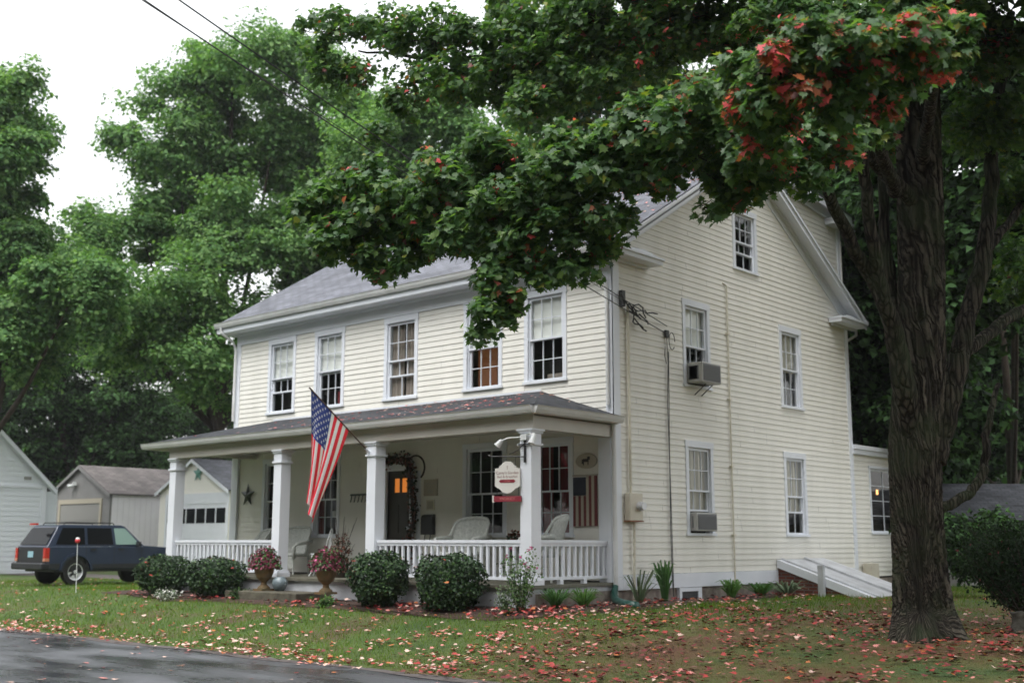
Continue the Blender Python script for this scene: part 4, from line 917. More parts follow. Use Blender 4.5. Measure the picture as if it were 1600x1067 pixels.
def text(s_, size, z, m, nm, par, n0=.0225):
    cu = bpy.data.curves.new('tmp', 'FONT'); cu.body = s_; cu.size = size; cu.align_x = 'CENTER'; cu.align_y = 'CENTER'; to = bpy.data.objects.new('tmp', cu); C.objects.link(to)
    bpy.context.view_layer.update(); me = bpy.data.meshes.new_from_object(to); bpy.data.objects.remove(to); bpy.data.curves.remove(cu)
    e1 = -ax if (np.cross(-ax, [0, 0, 1])@nx_) > 0 else ax      # reading direction
    for v in me.vertices: p = ax*uc+nx_*n0+np.array([0, 0, zc+z])+e1*v.co.x+np.array([0, 0, 1])*v.co.y; v.co = p
    me.materials.clear(); me.materials.append(M[m]); o = bpy.data.objects.new(nm, me); C.objects.link(o); o.parent = par
text("Carey's Garden", .066, -.195, 'signtext', 'lettering', brd); text('Bed & Breakfast', .058, -.262, 'signtext', 'lettering', brd); text('VACANCY', .06, -.632, 'litP', 'lettering', vb_); text('OPEN', .035, -.335, 'litP', 'lettering', brd, .026)
text('†', .08, -.10, 'signtext', 'emblem', brd)
# twin floodlight on column top
fl_ = thing('twin_floodlight', 'white twin floodlight with two small heads at the top of the corner column', 'floodlight', (-.145, -2.31, 2.45))
b = MB(); b.box(-.06, .06, -.05, .0, -.04, .06); b.build('junction_box', 'whitemetal', fl_)
b = MB(); b.tube([(-.03, -.03, .01), (-.30, -.12, .0), (-.40, -.15, -.04)], .014, 6); b.tube([(.03, -.03, .02), (.16, -.08, .06), (.26, -.06, .02)], .014, 6); b.box(-.17, .17, -.02, -.004, -.13, -.10); b.build('arm', 'whitemetal', fl_)
for (p, q) in (((-.40, -.15, -.03), (-.48, -.19, -.13)), ((.26, -.06, .05), (.24, -.12, -.12))): b = MB(); b.tube([p, q], [.035, .06], 12); b.build('lamp_head', 'whitemetal', fl_, smooth=False)

# ------------------------------------------------------------------ neighbours' buildings
def gable_building(name, label, x0, x1, y0, y1, ze, zr, zg, wallm, roofm, trimm='trim', over=.25, sidem=None, oy=.12):
    t = thing(name, label, 'garage' if 'garage' in name else 'house'); xm = (x0+x1)/2
    b = MB(); b.prism([(x0, zg), (x1, zg), (x1, ze), (xm, zr), (x0, ze)], 1, y0, y0+.1); b.build('front_wall', wallm, t)
    b = MB(); b.box(x1-.1, x1, y0+.1, y1, zg, ze); b.box(x0, x0+.1, y0+.1, y1, zg, ze); b.box(x0, x1, y1-.1, y1+.002, zg, ze); so2 = b.build('side_wall', sidem or wallm, t)
    s = (zr-ze)/(xm-x0); b = MB()
    roofquad(b, (x1+over, y0-oy, ze-over*s+.06), (x1+over, y1+over, ze-over*s+.06), (xm, y1+over, zr+.06), (xm, y0-oy, zr+.06), .06, roofm)
    roofquad(b, (x0-over, y1+over, ze-over*s+.06), (x0-over, y0-oy, ze-over*s+.06), (xm, y0-oy, zr+.06), (xm, y1+over, zr+.06), .06, roofm); b.build('roof', parent=t)
    b = MB()
    for sgn in (-1, 1):
        xa = x0-over if sgn < 0 else x1+over; za = ze-over*s
        vs = [(x, y, z+dz) for (x, z) in ((xa, za), (xm, zr)) for y in (y0-oy-.03, y0-oy) for dz in (-.11, .03)]
        b.add(vs, [(0, 1, 3, 2), (4, 6, 7, 5), (0, 2, 6, 4), (1, 5, 7, 3), (0, 4, 5, 1), (2, 3, 7, 6)])
    b.build('rake_board', trimm, t); return t
# grey-sided house, far left: its gable faces the driveway
xH = -31.5; pr_ = atX(80, 755, xH); pc_ = atX(69, 800, xH); pa_ = atX(0, 668, xH)
zeh = pr_[2]; slope = (pa_[2]-pr_[2])/(pr_[1]-pa_[1]); yH = pc_[1]; hwid = 4.4; ymid = yH-hwid; zrh = zeh+hwid*slope
nh = thing('grey_house', 'grey-blue sided house with white rake trim at the far left edge', 'house')
b = MB(); b.prism([(yH-2*hwid, -.7), (yH, -.7), (yH, zeh), (ymid, zrh), (yH-2*hwid, zeh)], 0, xH-8, xH); b.build('wall', 'greysiding', nh)
HS = lambda p: (xH+p[1], p[0], p[2])
siding(HS, yH-2*hwid, yH-.1, -.6, zrh-.3, [], 'clapboards', nh, lo=lambda z: yH-2*hwid+max(0, (z-zeh)/slope), hi=lambda z: yH-max(.1, (z-zeh)/slope), m='greysiding', expo=.19)
b = MB()
for sgn in (-1, 1):
    ya_ = ymid+sgn*(hwid+.35); za_ = zeh-.35*slope
    vs = [(x, y, z+dz) for (y, z) in ((ya_, za_), (ymid, zrh)) for x in (xH-8.2, xH+.25) for dz in (.02, .10)]
    b.add(vs, [(0, 1, 3, 2), (4, 6, 7, 5), (0, 2, 6, 4), (1, 5, 7, 3), (0, 4, 5, 1), (2, 3, 7, 6)])
b.build('roof', 'brownshingle', nh)
b = MB()
for sgn in (-1, 1):
    ya_ = ymid+sgn*(hwid+.35); za_ = zeh-.35*slope
    vs = [(x, y, z+dz) for (y, z) in ((ya_, za_), (ymid, zrh)) for x in (xH+.03, xH+.27) for dz in (-.12, .06)]
    b.add(vs, [(0, 1, 3, 2), (4, 6, 7, 5), (0, 2, 6, 4), (1, 5, 7, 3), (0, 4, 5, 1), (2, 3, 7, 6)])
b.build('rake_board', 'trim', nh)
b = MB(HS); b.box(yH-.16, yH+.03, .0, .045, -.6, zeh-.05); b.box(yH-2*hwid, yH-.16, .0, .05, zeh-.22, zeh-.12); b.build('corner_board', 'trim', nh)
b = MB(HS); q = atX(43, 747, xH); b.box(q[1]-.14, q[1]+.14, .02, .045, q[2]-.06, q[2]+.06); b.build('vent', 'greydoor', nh)
b = MB(); b.box(xH-6, xH-.6, yH+.001, yH+.8, -.6, zeh-.1); b.build('rear_wing', 'greysiding', nh)
# grey garage
Yg = 8.6; L_ = atY(76, 770, Yg); R_ = atY(176, 774, Yg); A_ = atY(125, 727, Yg); ov = .2
gg = gable_building('grey_garage', 'taupe grey garage with brown roof behind the parked car', L_[0]+ov, R_[0]-ov, Yg, Yg+11, R_[2]+.12, A_[2]-.05, -.7, 'greywall', 'brownshingle', 'greywall', ov, 'whiteboards')
dl, dR = atY(95, 800, Yg), atY(156, 800, Yg); dt = atY(120, 787, Yg)[2]
b = MB(); b.box(dl[0]-.18, dl[0], Yg-.05, Yg-.001, -.6, dt); b.box(dR[0], dR[0]+.18, Yg-.05, Yg-.001, -.6, dt); b.box(dl[0]-.18, dR[0]+.18, Yg-.05, Yg-.001, dt, dt+.2); b.build('door_frame', 'flagoldw', gg)
b = MB(); 
for i in range(4): hh_ = (dt+.6)/4; b.box(dl[0], dR[0], Yg-.02, Yg-.001, -.6+i*hh_, -.6+(i+1)*hh_-.02)
b.build('garage_door', 'greydoor', gg)
b = MB(); xs_ = R_[0]-ov
for i in range(40): yy = Yg+.1+i*.27; b.box(xs_+.001, xs_+.02, yy, yy+.25, -.7, R_[2]+.05)
b.build('board_cladding', 'whiteboards', gg)
ql = atY(118, 758, Yg); b = MB(); b.box(ql[0]-.06, ql[0]+.06, Yg-.06, Yg, ql[2]-.04, ql[2]+.08); b.tube([(ql[0], Yg-.06, ql[2]), (ql[0]-.22, Yg-.22, ql[2]-.05)], [.05, .1], 10); b.tube([(ql[0], Yg-.06, ql[2]+.05), (ql[0]+.25, Yg-.2, ql[2]+.06)], [.05, .09], 10); fo_ = b.build('garage_floodlight', 'whitemetal'); tag(fo_, 'white twin floodlight in the gable of the grey garage', 'floodlight')
# cream garage
Yc = 9.4; L_ = atY(246, 777, Yc); R_ = atY(361, 768, Yc); A_ = atY(304, 716, Yc)
zc_ = R_[2]+.13
cg = gable_building('cream_garage', 'cream garage with a star in its gable and a white windowed door', L_[0]+.2, R_[0]-.2, Yc, Yc+7, zc_, A_[2]-.06, -.7, 'creamplain', 'shingle', 'trim', .2)
l_, r_ = atY(262, 800, Yc), atY(354, 800, Yc); t_ = atY(317, 787, Yc)[2]; zw0, zw1 = atY(317, 817, Yc)[2], atY(317, 794, Yc)[2]
b = MB(); b.box(l_[0]-.15, r_[0]+.15, Yc-.04, Yc-.001, t_, t_+.42); b.box(r_[0], r_[0]+.12, Yc-.04, Yc-.001, -.6, t_); b.box(l_[0]-.12, l_[0], Yc-.04, Yc-.001, -.6, t_); b.build('door_frame', 'trim', cg)
b = MB(); b.box(l_[0], r_[0], Yc-.02, Yc-.001, -.6, t_)
npan = 6; wpn = (r_[0]-l_[0])/npan
for i in range(npan):
    for (za, zb_) in ((-.5, .0), (.05, .55)): b.box(l_[0]+i*wpn+.06, l_[0]+(i+1)*wpn-.06, Yc-.035, Yc-.02, za, zb_)
gdo = b.build('garage_door', 'trim', cg)
for i in range(npan): b = MB(); b.box(l_[0]+i*wpn+.05, l_[0]+(i+1)*wpn-.05, Yc-.03, Yc-.021, zw0, zw1); b.build('pane', 'carglass', gdo)
sq = atY(311, 737, Yc); star('gable_star', 'teal metal star in the gable of the cream garage', sq[0], sq[2]-.06, .36, Yc-.05, 'starblue', 'barn stars')
# shed at the right
Sp = [atD(a, b, 30) for a, b in ((1455, 762), (1640, 764), (1455, 812), (1640, 812))]
sh = thing('brown_shed', 'low outbuilding with dark wet shingle roof behind the maple trunk', 'shed')
c0_ = Sp[2]; e1 = (Sp[3]-Sp[2])*np.array([1, 1, 0]); Ls = np.linalg.norm(e1); e1 /= Ls; bk_ = np.array([-e1[1], e1[0], 0]); z0 = Sp[2][2]; c0_ = np.array([c0_[0], c0_[1], z0])
hgt = Sp[0][2]-z0+.25
b = MB(); roofquad(b, tuple(c0_-e1*1), tuple(c0_+e1*(Ls+6)), tuple(c0_+e1*(Ls+6)+bk_*2.6+np.array([0, 0, hgt])), tuple(c0_-e1*1+bk_*2.6+np.array([0, 0, hgt])), .08, 'porchshingle')
roofquad(b, tuple(c0_+e1*(Ls+6)+bk_*5.2), tuple(c0_-e1*1+bk_*5.2), tuple(c0_-e1*1+bk_*2.6+np.array([0, 0, hgt])), tuple(c0_+e1*(Ls+6)+bk_*2.6+np.array([0, 0, hgt])), .08, 'porchshingle'); b.build('roof', parent=sh)
b = MB(); q = [c0_-e1*.7+bk_*.3, c0_+e1*(Ls+5.6)+bk_*.3, c0_+e1*(Ls+5.6)+bk_*4.9, c0_-e1*.7+bk_*4.9]
vs = [(p[0], p[1], -.8) for p in q]+[(p[0], p[1], z0+.05) for p in q]; b.add(vs, [(0, 1, 5, 4), (1, 2, 6, 5), (2, 3, 7, 6), (3, 0, 4, 7)]); b.build('wall', 'greydoor', sh)

# ------------------------------------------------------------------ parked SUV
def suv():
    t = thing('parked_suv', 'dark blue boxy four-door SUV parked with its rear towards the road', 'car')
    hw, zb_, belt = .87, .42, 1.02
    def arch(c, r=.44, n=8): return [(c+r*math.cos(a), .36+r*math.sin(a)) for a in np.linspace(math.pi-.14, .14, n)]
    low = [(.10, zb_)]+arch(.92)+arch(3.50)+[(4.22, zb_), (4.25, .80), (4.18, .97), (2.98, 1.05), (2.9, belt), (.06, belt), (.03, .62)]
    b = MB(); b.prism([(p[0], p[1]) for p in low], 0, -hw, hw, 'carblue')
    up = [(.06, belt), (.40, 1.56), (.52, 1.60), (2.30, 1.60), (2.42, 1.57), (3.0, belt+.02)]
    hwz = lambda z: hw-.015-(z-belt)*.24
    n = len(up); vs = [(hwz(z), y, z) for y, z in up]+[(-hwz(z), y, z) for y, z in up]
    b.add(vs, [tuple(range(n)), tuple(range(n, 2*n))[::-1]]+[(i, (i+1) % n, n+(i+1) % n, n+i) for i in range(n-1)], 'carblue')
    bd = b.build('body', parent=t, bevel=.012)
    # inner wheel wells
    b = MB(); b.box(-hw+.03, hw-.03, .3, 4.0, .36, .95); b.build('underbody', 'carblack', t)
    # rear face in dark trim: glass + plate + lamps
    def rp(x, s, off=.022):     # s along the slanted rear window
        y = .06+(.40-.06)*s; z = belt+(1.56-belt)*s; return (x*(hwz(z)/hw), y-off, z+off*.5)
    b = MB(); b.add([rp(-.80, .08), rp(.80, .08), rp(.80, .92), rp(-.80, .92)], [(0, 1, 2, 3)]); b.build('rear_window', 'carglass', t)
    b = MB(); b.box(-.78, .78, .02, .04, .58, 1.0); tg = b.build('tailgate', 'carblack', t)
    b = MB(); b.box(-.15, .15, .012, .02, .74, .90); b.build('number_plate', 'plate', tg)
    b = MB(); b.box(-.18, .18, .02, .1, 1.59, 1.64); b.build('brake_light', 'taillight', t)
    for s in (-1, 1):
        b = MB(); b.box(min(s*.755, s*.885), max(s*.755, s*.885), .0, .12, .72, .99); tl = b.build('tail_light', 'taillight', t); b = MB(); b.box(min(s*.755, s*.887), max(s*.755, s*.887), -.002, .122, .64, .72); b.build('lower_lens', 'amber', tl)
    b = MB(); b.box(-.90, .90, -.10, .16, .42, .60); b.build('rear_bumper', 'carblack', t, bevel=.03)
    b = MB(); b.box(-.90, .90, 4.16, 4.36, .40, .60); b.build('front_bumper', 'carblack', t, bevel=.03)
    b = MB(); b.box(-.5, .5, 4.24, 4.27, .64, .86); b.build('grille', 'carblack', t)
    for s in (-1, 1): b = MB(); b.box(min(s*.54, s*.82), max(s*.54, s*.82), 4.2, 4.265, .68, .86); b.build('headlight', 'rim', t)
    for s in (-1, 1):
        def wp(y, z, off=.012): return (s*(hwz(z)+off), y, z)
        zb2, zt2 = 1.08, 1.52
        for q, mm in (([(.30, zb2), (1.16, zb2), (1.16, zt2), (.52, zt2)], 'carglass'), ([(1.24, zb2), (2.02, zb2), (1.98, zt2), (1.24, zt2)], 'carglass'), ([(2.10, zb2), (2.86, zb2), (2.40, zt2-.0), (2.06, zt2)], 'carglass2')):
            b = MB(); b.add([wp(y, z) for y, z in q], [(0, 1, 2, 3)]); b.build('side_window', mm, t, recalc=False)
        b = MB(); b.box(min(s*hw, s*(hw+.012)), max(s*hw, s*(hw+.012)), 1.38, 3.04, .45, .56); b.box(min(s*hw, s*(hw+.01)), max(s*hw, s*(hw+.01)), .1, .45, .45, .58); b.build('sill_cladding', 'carblack', t)
        b = MB()
        for yy in (1.20, 2.05, 2.92): b.box(min(s*(hw-.004), s*(hw+.002)), max(s*(hw-.004), s*(hw+.002)), yy-.006, yy+.006, .58, 1.02)
        b.build('door_seam', 'carblack', t)
        for yy in (1.32, 2.17): b = MB(); b.box(min(s*hw, s*(hw+.03)), max(s*hw, s*(hw+.03)), yy, yy+.16, .93, .97); b.build('handle', 'carblack', t)
        for c in (.92, 3.50):
            b = MB(); pts = [(c+r*math.cos(a), .36+r*math.sin(a)) for r, a in [(.50, a) for a in np.linspace(0.1, math.pi-.1, 10)]]; pin = [(c+.43*math.cos(a), .36+.43*math.sin(a)) for a in np.linspace(math.pi-.1, .1, 10)]
            n1 = len(pts); x0, x1 = (s*hw, s*(hw+.035))
            q = pts+pin[::-1]
            b.add([(x, y, z) for x in (x0, x1) for y, z in q], [(i, i+1, n1+i+1, n1+i) for i in range(n1-1)]+[(2*n1+i, 2*n1+i+1, 3*n1+i+1, 3*n1+i) for i in range(n1-1)]+[(i, i+1, 2*n1+i+1, 2*n1+i) for i in range(n1-1)]+[(n1+i, n1+i+1, 3*n1+i+1, 3*n1+i) for i in range(n1-1)])
            b.build('fender_flare', 'carblue', t)
            w_ = MB(); w_.tf = lambda p, c=c, s=s: (s*(.74+p[2]), c+p[0], .36+p[1])
            w_.lathe([(.20, -.10), (.34, -.10), (.36, -.06), (.36, .07), (.345, .10), (.22, .11), (.20, .08)], (0, 0, 0), 28); wo = w_.build('wheel', 'tyre', t, smooth=False)
            w2 = MB(); w2.tf = w_.tf; w2.lathe([(.0, .02), (.19, .03), (.20, .10), (.222, .115), (.222, .09)], (0, 0, 0), 28)
            for k in range(5):
                a = 2*math.pi*k/5; ca, sa = math.cos(a), math.sin(a); q = [(.03, -.045), (.20, -.028), (.20, .028), (.03, .045)]
                w2.add([(x*ca-y*sa, x*sa+y*ca, z) for z in (.04, .09) for x, y in q], [(0, 1, 2, 3), (4, 5, 6, 7), (0, 1, 5, 4), (1, 2, 6, 5), (2, 3, 7, 6), (3, 0, 4, 7)])
            w2.lathe([(.05, .05), (.05, .11), (.0, .112)], (0, 0, 0), 12)
            w2.build('rim', 'rim', wo)
        b = MB(); b.box(min(s*(hw), s*(hw+.16)), max(s*(hw), s*(hw+.16)), 2.72, 2.80, 1.02, 1.16); b.build('mirror', 'carblack', t)
    b = MB()
    for s in (-1, 1): b.tube([(s*.60, .62, 1.60), (s*.60, .66, 1.66), (s*.60, 2.1, 1.66), (s*.60, 2.15, 1.60)], .014, 6)
    for yy in (.95, 1.85): b.tube([(-.6, yy, 1.665), (.6, yy, 1.665)], .016, 6)
    b.build('roof_rack', 'carblack', t); return t
cr = suv(); cr.scale = (1, 1, 1.04); cr.location = (-18.97, -1.68, float(gz(-18.5, 0))+.0)
# driveway marker: reflector on a thin rod
mk = atZ(122, 893, -.5); q = atY(118, 845, -3.2)
rm = thing('driveway_marker', 'thin white rod with a red reflector ball standing in front of the parked car', 'marker', (q[0]+.1, -3.2, float(gz(q[0], -3.2))))
zt_ = q[2]-float(gz(q[0], -3.2)); b = MB(); b.tube([(.08, 0, -.05), (0, 0, zt_)], .009, 6); b.build('rod', 'whitemetal', rm); b = MB(); b.lathe([(0, zt_-.05), (.05, zt_-.03), (.062, zt_+.01), (.04, zt_+.06), (0, zt_+.075)], (0, 0, 0), 14); b.build('reflector', 'reflector', rm); b = MB(); b.lathe([(0.02, zt_+.04), (.052, zt_+.05), (.03, zt_+.085), (0, zt_+.09)], (0, 0, 0), 14); b.build('white_cap', 'whitemetal', rm)

exec_marker = True
# ------------------------------------------------------------------ TREES
def limb(mb, pts, rads, n=9, wob=.0):
    P = [np.array(p, float) for p in pts]; out = []; rr = []
    for i in range(len(P)-1):
        p0 = P[max(i-1, 0)]; p1 = P[i]; p2 = P[i+1]; p3 = P[min(i+2, len(P)-1)]
        for t in np.linspace(0, 1, 6, endpoint=False):
            out.append(.5*((2*p1)+(-p0+p2)*t+(2*p0-5*p1+4*p2-p3)*t*t+(-p0+3*p1-3*p2+p3)*t**3)+rng.normal(size=3)*wob); rr.append(rads[i]+(rads[i+1]-rads[i])*t)
    out.append(P[-1]); rr.append(rads[-1]); mb.tube(out, rr, n)

def bgtree(name, label, blobs, base, mats, probs, nleaf, size, group='background trees', clump=.9, trunk_r=.3, flat=.85):
    """blobs: (centre xyz, rx, rz); foliage is laid out on many boughs (flattened clumps) inside each"""
    nleaf = int(nleaf*(3.6 if .19 < size < .235 else 2.0 if size < .5 else 1)); base = np.array(base, float); t = thing(name, label, 'tree', tuple(base), 0, group)
    tot = sum(b[1]*b[2] for b in blobs); pos = []; nr = []; mi = []; tb_ = MB(); mains = []
    for (c, rx, rz_) in blobs:
        c = np.array(c, float); nc = max(10, int(5.0*rx*rz_/(clump*clump))); share = nleaf*rx*rz_/tot; per = int(share/nc)
        d = rdir(nc); rr = .15+.85*rng.random(nc)**.6
        cc = c+d*rr[:, None]*np.array([rx, rx, rz_])*(.82+.25*rng.random((nc, 1)))
        for k in range(nc):
            R = clump*(.45+.95*rng.random()**1.3); dd = rdir(per); dd[:, 2] = np.where(rng.random(per) < .8, np.abs(dd[:, 2]), dd[:, 2]); q = rng.random(per)**.5
            stretch = np.array([1, 1, flat]); lump = 1+.35*np.sin(dd[:, 0]*4+k)*np.sin(dd[:, 1]*4+2*k)+.25*np.sin(dd[:, 2]*5+dd[:, 0]*3+3*k)
            p = cc[k]+dd*stretch*R*(q*lump)[:, None]; pos.append(p); nr.append(dd+np.array([0, 0, .7])+.6*rdir(per)); mi.append(choose(per, probs) if rng.random() < .75 else choose(per, probs[::-1]))
        mains.append((c, rz_))
    pos = np.concatenate(pos); nr = np.concatenate(nr); mi = np.concatenate(mi); n = len(pos)
    leaves('crown', DIAM, pos-base, nr, rdir(n)+np.array([0, 0, -.5]), size*.80*(.5+rng.random(n)), mats, mi, t)
    top = max(c[2] for c, _ in mains); mid = np.mean([c for c, _ in mains], 0)
    limb(tb_, [(0, 0, -.6), (0, 0, 1.5), tuple((mid-base)*.45), tuple((mid-base)*.9), tuple((np.array([mid[0], mid[1], top])-base))], [trunk_r*1.3, trunk_r, trunk_r*.8, trunk_r*.5, trunk_r*.2])
    for (c, _) in mains:
        s = (mid-base)*.4; e_ = c-base; limb(tb_, [tuple(s), tuple(s*.5+e_*.5+np.array([0, 0, -.4])), tuple(e_)], [trunk_r*.4, trunk_r*.28, trunk_r*.08], 6)
    tb_.build('trunk', 'barkdark', t, smooth=True); return t
def blob(px, py, rx, ry, dep): c = atD(px, py, dep); return (c, rx*dep/FPX, ry*dep/FPX)
def foot(px, dep, z=-.5): c = atD(px, 880, dep); return (c[0], c[1], z)
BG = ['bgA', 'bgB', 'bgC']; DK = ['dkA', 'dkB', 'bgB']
d = 50
bgtree('maple_tree', 'huge bright green maple rising behind the garages left of the house', [blob(440, 150, 150, 80, d), blob(330, 130, 80, 60, d), blob(275, 250, 95, 90, d), blob(420, 270, 140, 90, d+1), blob(222, 370, 78, 70, d), blob(330, 380, 130, 80, d-2), blob(150, 400, 50, 60, d-2), blob(470, 380, 110, 90, d), blob(560, 240, 100, 100, d+3), blob(525, 440, 70, 60, d+1), blob(300, 490, 120, 70, d-3), blob(220, 520, 90, 70, d-1), blob(330, 590, 90, 60, d-4)], foot(330, d), BG, [5, 3, 3], 85000, .20, clump=1.2, trunk_r=.3)
d = 42
bgtree('maple_tree', 'green maple cut off by the left edge of the photo', [blob(-10, 170, 75, 80, d), blob(20, 260, 85, 60, d), blob(-30, 330, 90, 70, d), blob(40, 420, 90, 70, d), blob(110, 470, 90, 65, d-2), blob(20, 530, 100, 80, d), blob(-80, 450, 80, 140, d+2)], foot(-30, d), BG, [5, 4, 2], 40000, .195, clump=1.0, trunk_r=.3)
d = 62
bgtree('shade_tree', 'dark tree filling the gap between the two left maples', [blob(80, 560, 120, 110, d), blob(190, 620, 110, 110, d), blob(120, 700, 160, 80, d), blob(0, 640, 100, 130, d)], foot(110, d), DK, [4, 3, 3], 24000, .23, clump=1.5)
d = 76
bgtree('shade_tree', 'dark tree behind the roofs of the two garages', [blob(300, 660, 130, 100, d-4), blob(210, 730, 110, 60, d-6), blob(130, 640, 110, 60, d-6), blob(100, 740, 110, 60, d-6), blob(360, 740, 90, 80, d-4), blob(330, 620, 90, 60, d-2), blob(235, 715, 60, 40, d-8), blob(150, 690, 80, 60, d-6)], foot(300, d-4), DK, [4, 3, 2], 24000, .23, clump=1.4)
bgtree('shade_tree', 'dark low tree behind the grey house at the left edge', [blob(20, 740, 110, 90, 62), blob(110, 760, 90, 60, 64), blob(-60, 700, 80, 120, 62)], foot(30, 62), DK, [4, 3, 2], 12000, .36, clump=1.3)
d = 44
bgtree('maple_tree', 'hazy green maple showing over the middle of the house roof', [blob(620, 250, 90, 90, d), blob(700, 200, 100, 90, d), blob(780, 280, 110, 100, d), blob(660, 350, 110, 80, d), blob(800, 400, 110, 90, d)], foot(700, d), BG, [5, 3, 2], 24000, .20, clump=1.2)
bgtree('maple_tree', 'yellow-green maple behind the chimney side of the ridge', [blob(900, 170, 110, 120, 36), blob(1000, 150, 110, 130, 36), blob(960, 60, 130, 90, 36), blob(1080, 240, 90, 90, 36), blob(850, 60, 100, 90, 38)], foot(980, 36), ['bgA', 'bgB', 'leafY'], [5, 3, 2], 26000, .25, clump=1.0)
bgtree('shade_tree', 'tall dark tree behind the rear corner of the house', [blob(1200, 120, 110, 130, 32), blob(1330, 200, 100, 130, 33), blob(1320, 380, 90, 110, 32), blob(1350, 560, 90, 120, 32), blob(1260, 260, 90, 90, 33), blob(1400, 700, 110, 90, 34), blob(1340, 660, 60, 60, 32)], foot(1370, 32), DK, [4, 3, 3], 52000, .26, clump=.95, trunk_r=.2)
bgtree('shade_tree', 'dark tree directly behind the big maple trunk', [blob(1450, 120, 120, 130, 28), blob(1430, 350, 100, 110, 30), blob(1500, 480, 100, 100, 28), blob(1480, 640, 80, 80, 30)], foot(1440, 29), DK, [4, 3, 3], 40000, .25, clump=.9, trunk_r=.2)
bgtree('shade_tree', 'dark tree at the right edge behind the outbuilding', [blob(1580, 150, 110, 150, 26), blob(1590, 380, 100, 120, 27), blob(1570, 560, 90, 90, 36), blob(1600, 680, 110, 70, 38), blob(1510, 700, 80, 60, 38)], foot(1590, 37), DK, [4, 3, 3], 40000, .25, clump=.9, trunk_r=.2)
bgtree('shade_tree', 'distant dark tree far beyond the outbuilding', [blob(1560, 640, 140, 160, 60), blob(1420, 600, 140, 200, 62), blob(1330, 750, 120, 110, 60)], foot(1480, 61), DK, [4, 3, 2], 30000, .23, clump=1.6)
# hedge seen between trunk and bush
bgtree('yew_hedge', 'mid green hedge between the maple trunk and the dark bush', [blob(1480, 850, 40, 50, 24), blob(1510, 870, 35, 40, 24)], tuple(atZ(1490, 912, -.6)), ['dkA', 'dkB', 'bgB'], [4, 3, 2], 5000, .12, group='hedges', clump=.35, trunk_r=.05)
bgtree('yew_hedge', 'dark low hedge under the outbuilding eave at the right edge', [blob(1570, 850, 70, 40, 26), blob(1640, 860, 60, 50, 26)], tuple(atZ(1580, 905, -.6)), DK, [4, 3, 2], 5000, .13, group='hedges', clump=.4, trunk_r=.05)

# unseen trees added across the street behind the camera: they darken the porch
src = bgtree('porch_shading_tree', 'unseen broad leafy tree added across the road to darken the porch', [((0, 0, 7.5), 5.0, 4.2), ((3.0, 1, 4), 3.6, 3.2), ((-3.2, -1, 4), 3.6, 3.2)], (0, 0, -.9), ['bgB', 'dkA'], [1, 1], 22000, .85, group='unseen trees added across the road', clump=1.3, trunk_r=.3)
src.location = (-8, -33, -.9); src.scale = (1.5, 1.5, 1.5)
for sx, sy, ss in ((-19, -31, 1.5), (3, -34, 1.6), (14, -34, 1.5), (26, -30, 1.5), (35, -19, 1.3), (36, -4, 1.2), (-31, -28, 1.5), (-43, -24, 1.4)): clone(src, (sx, sy, -.9), sx*.7, scale=ss)
# ---- foreground maple
TB = np.array([6.66, -2.48, float(gz(6.66, -2.48))])
big = thing('red_maple_tree', 'massive old maple with furrowed trunk and reddening leaves in front of the house', 'tree', tuple(TB))
def tp(px, py, dep=14.9): return atD(px, py, dep)
cl = [(1445, 1004), (1441, 950), (1437, 880), (1433, 800), (1431, 720), (1434, 640), (1438, 560), (1438, 450), (1438, 330), (1436, 200), (1436, 60), (1440, -150), (1446, -420)]
wd = [50, 41, 37, 36, 36, 37, 34, 32, 31, 30, 28, 24, 14]
nring, nseg = 260, 200
cz = np.linspace(0, len(cl)-1, nring); cen = np.array([tp(*c) for c in cl]); cen[0] = TB+np.array([0, 0, -.12])
ci = np.array([np.interp(cz, range(len(cl)), cen[:, k]) for k in range(3)]).T; ri = np.interp(cz, range(len(cl)), wd)*14.9/FPX
th = np.linspace(0, 2*math.pi, nseg, endpoint=False); V = []
for i in range(nring):
    h = ci[i][2]-TB[2]; tw = th+h*.42
    fl = math.exp(-max(h, 0)*3.6)
    ridge = .065*np.abs(np.sin(tw*6+.8*np.sin(h*1.7)))+.05*np.abs(np.sin(tw*12.0+h*.6+1.2*np.sin(h*1.9)))+.03*np.abs(np.sin(tw*21+h*1.5+np.sin(h*5)))+.03*np.sin(tw*3+1.2)-.03
    burl = .14*np.exp(-((h-2.35)**2)/.05)*np.exp(-((((th-2.55+math.pi) % (2*math.pi))-math.pi)**2)/.10)
    root = fl*(.075*np.maximum(0, np.sin(th*5+.7))**1.5+.05*np.sin(th*3))
    r = ri[i]*(1+ridge*1.3-.02)+root+burl+rng.normal(size=nseg)*.004
    V.append(np.stack([ci[i][0]+r*np.cos(th), ci[i][1]+r*np.sin(th), np.full(nseg, ci[i][2])], 1))
V = np.concatenate(V)-TB; a_, b_ = np.meshgrid(np.arange(nring-1), np.arange(nseg), indexing='ij'); a_, b_ = a_.ravel(), b_.ravel(); Fq = np.stack([a_*nseg+b_, a_*nseg+(b_+1) % nseg, (a_+1)*nseg+(b_+1) % nseg, (a_+1)*nseg+b_], 1)
npmesh('trunk', V, [Fq], ['trunkbark'], [np.zeros(len(Fq))], big, smooth=True)
lm = MB()
def L(pts, w): limb(lm, [tuple(tp(*p)-TB) for p in pts], [x*.43*(pts[min(i, len(pts)-1)][2] if len(pts[0]) > 2 else 14.9)/FPX for i, x in enumerate(w)], 14, .010)
L([(1425, 690, 14.8), (1412, 600, 14.6), (1385, 480, 14.4), (1335, 390, 14.2), (1292, 290, 13.6), (1262, 190, 12.6), (1200, 80, 11.6)], [46, 42, 30, 24, 20, 18, 10])
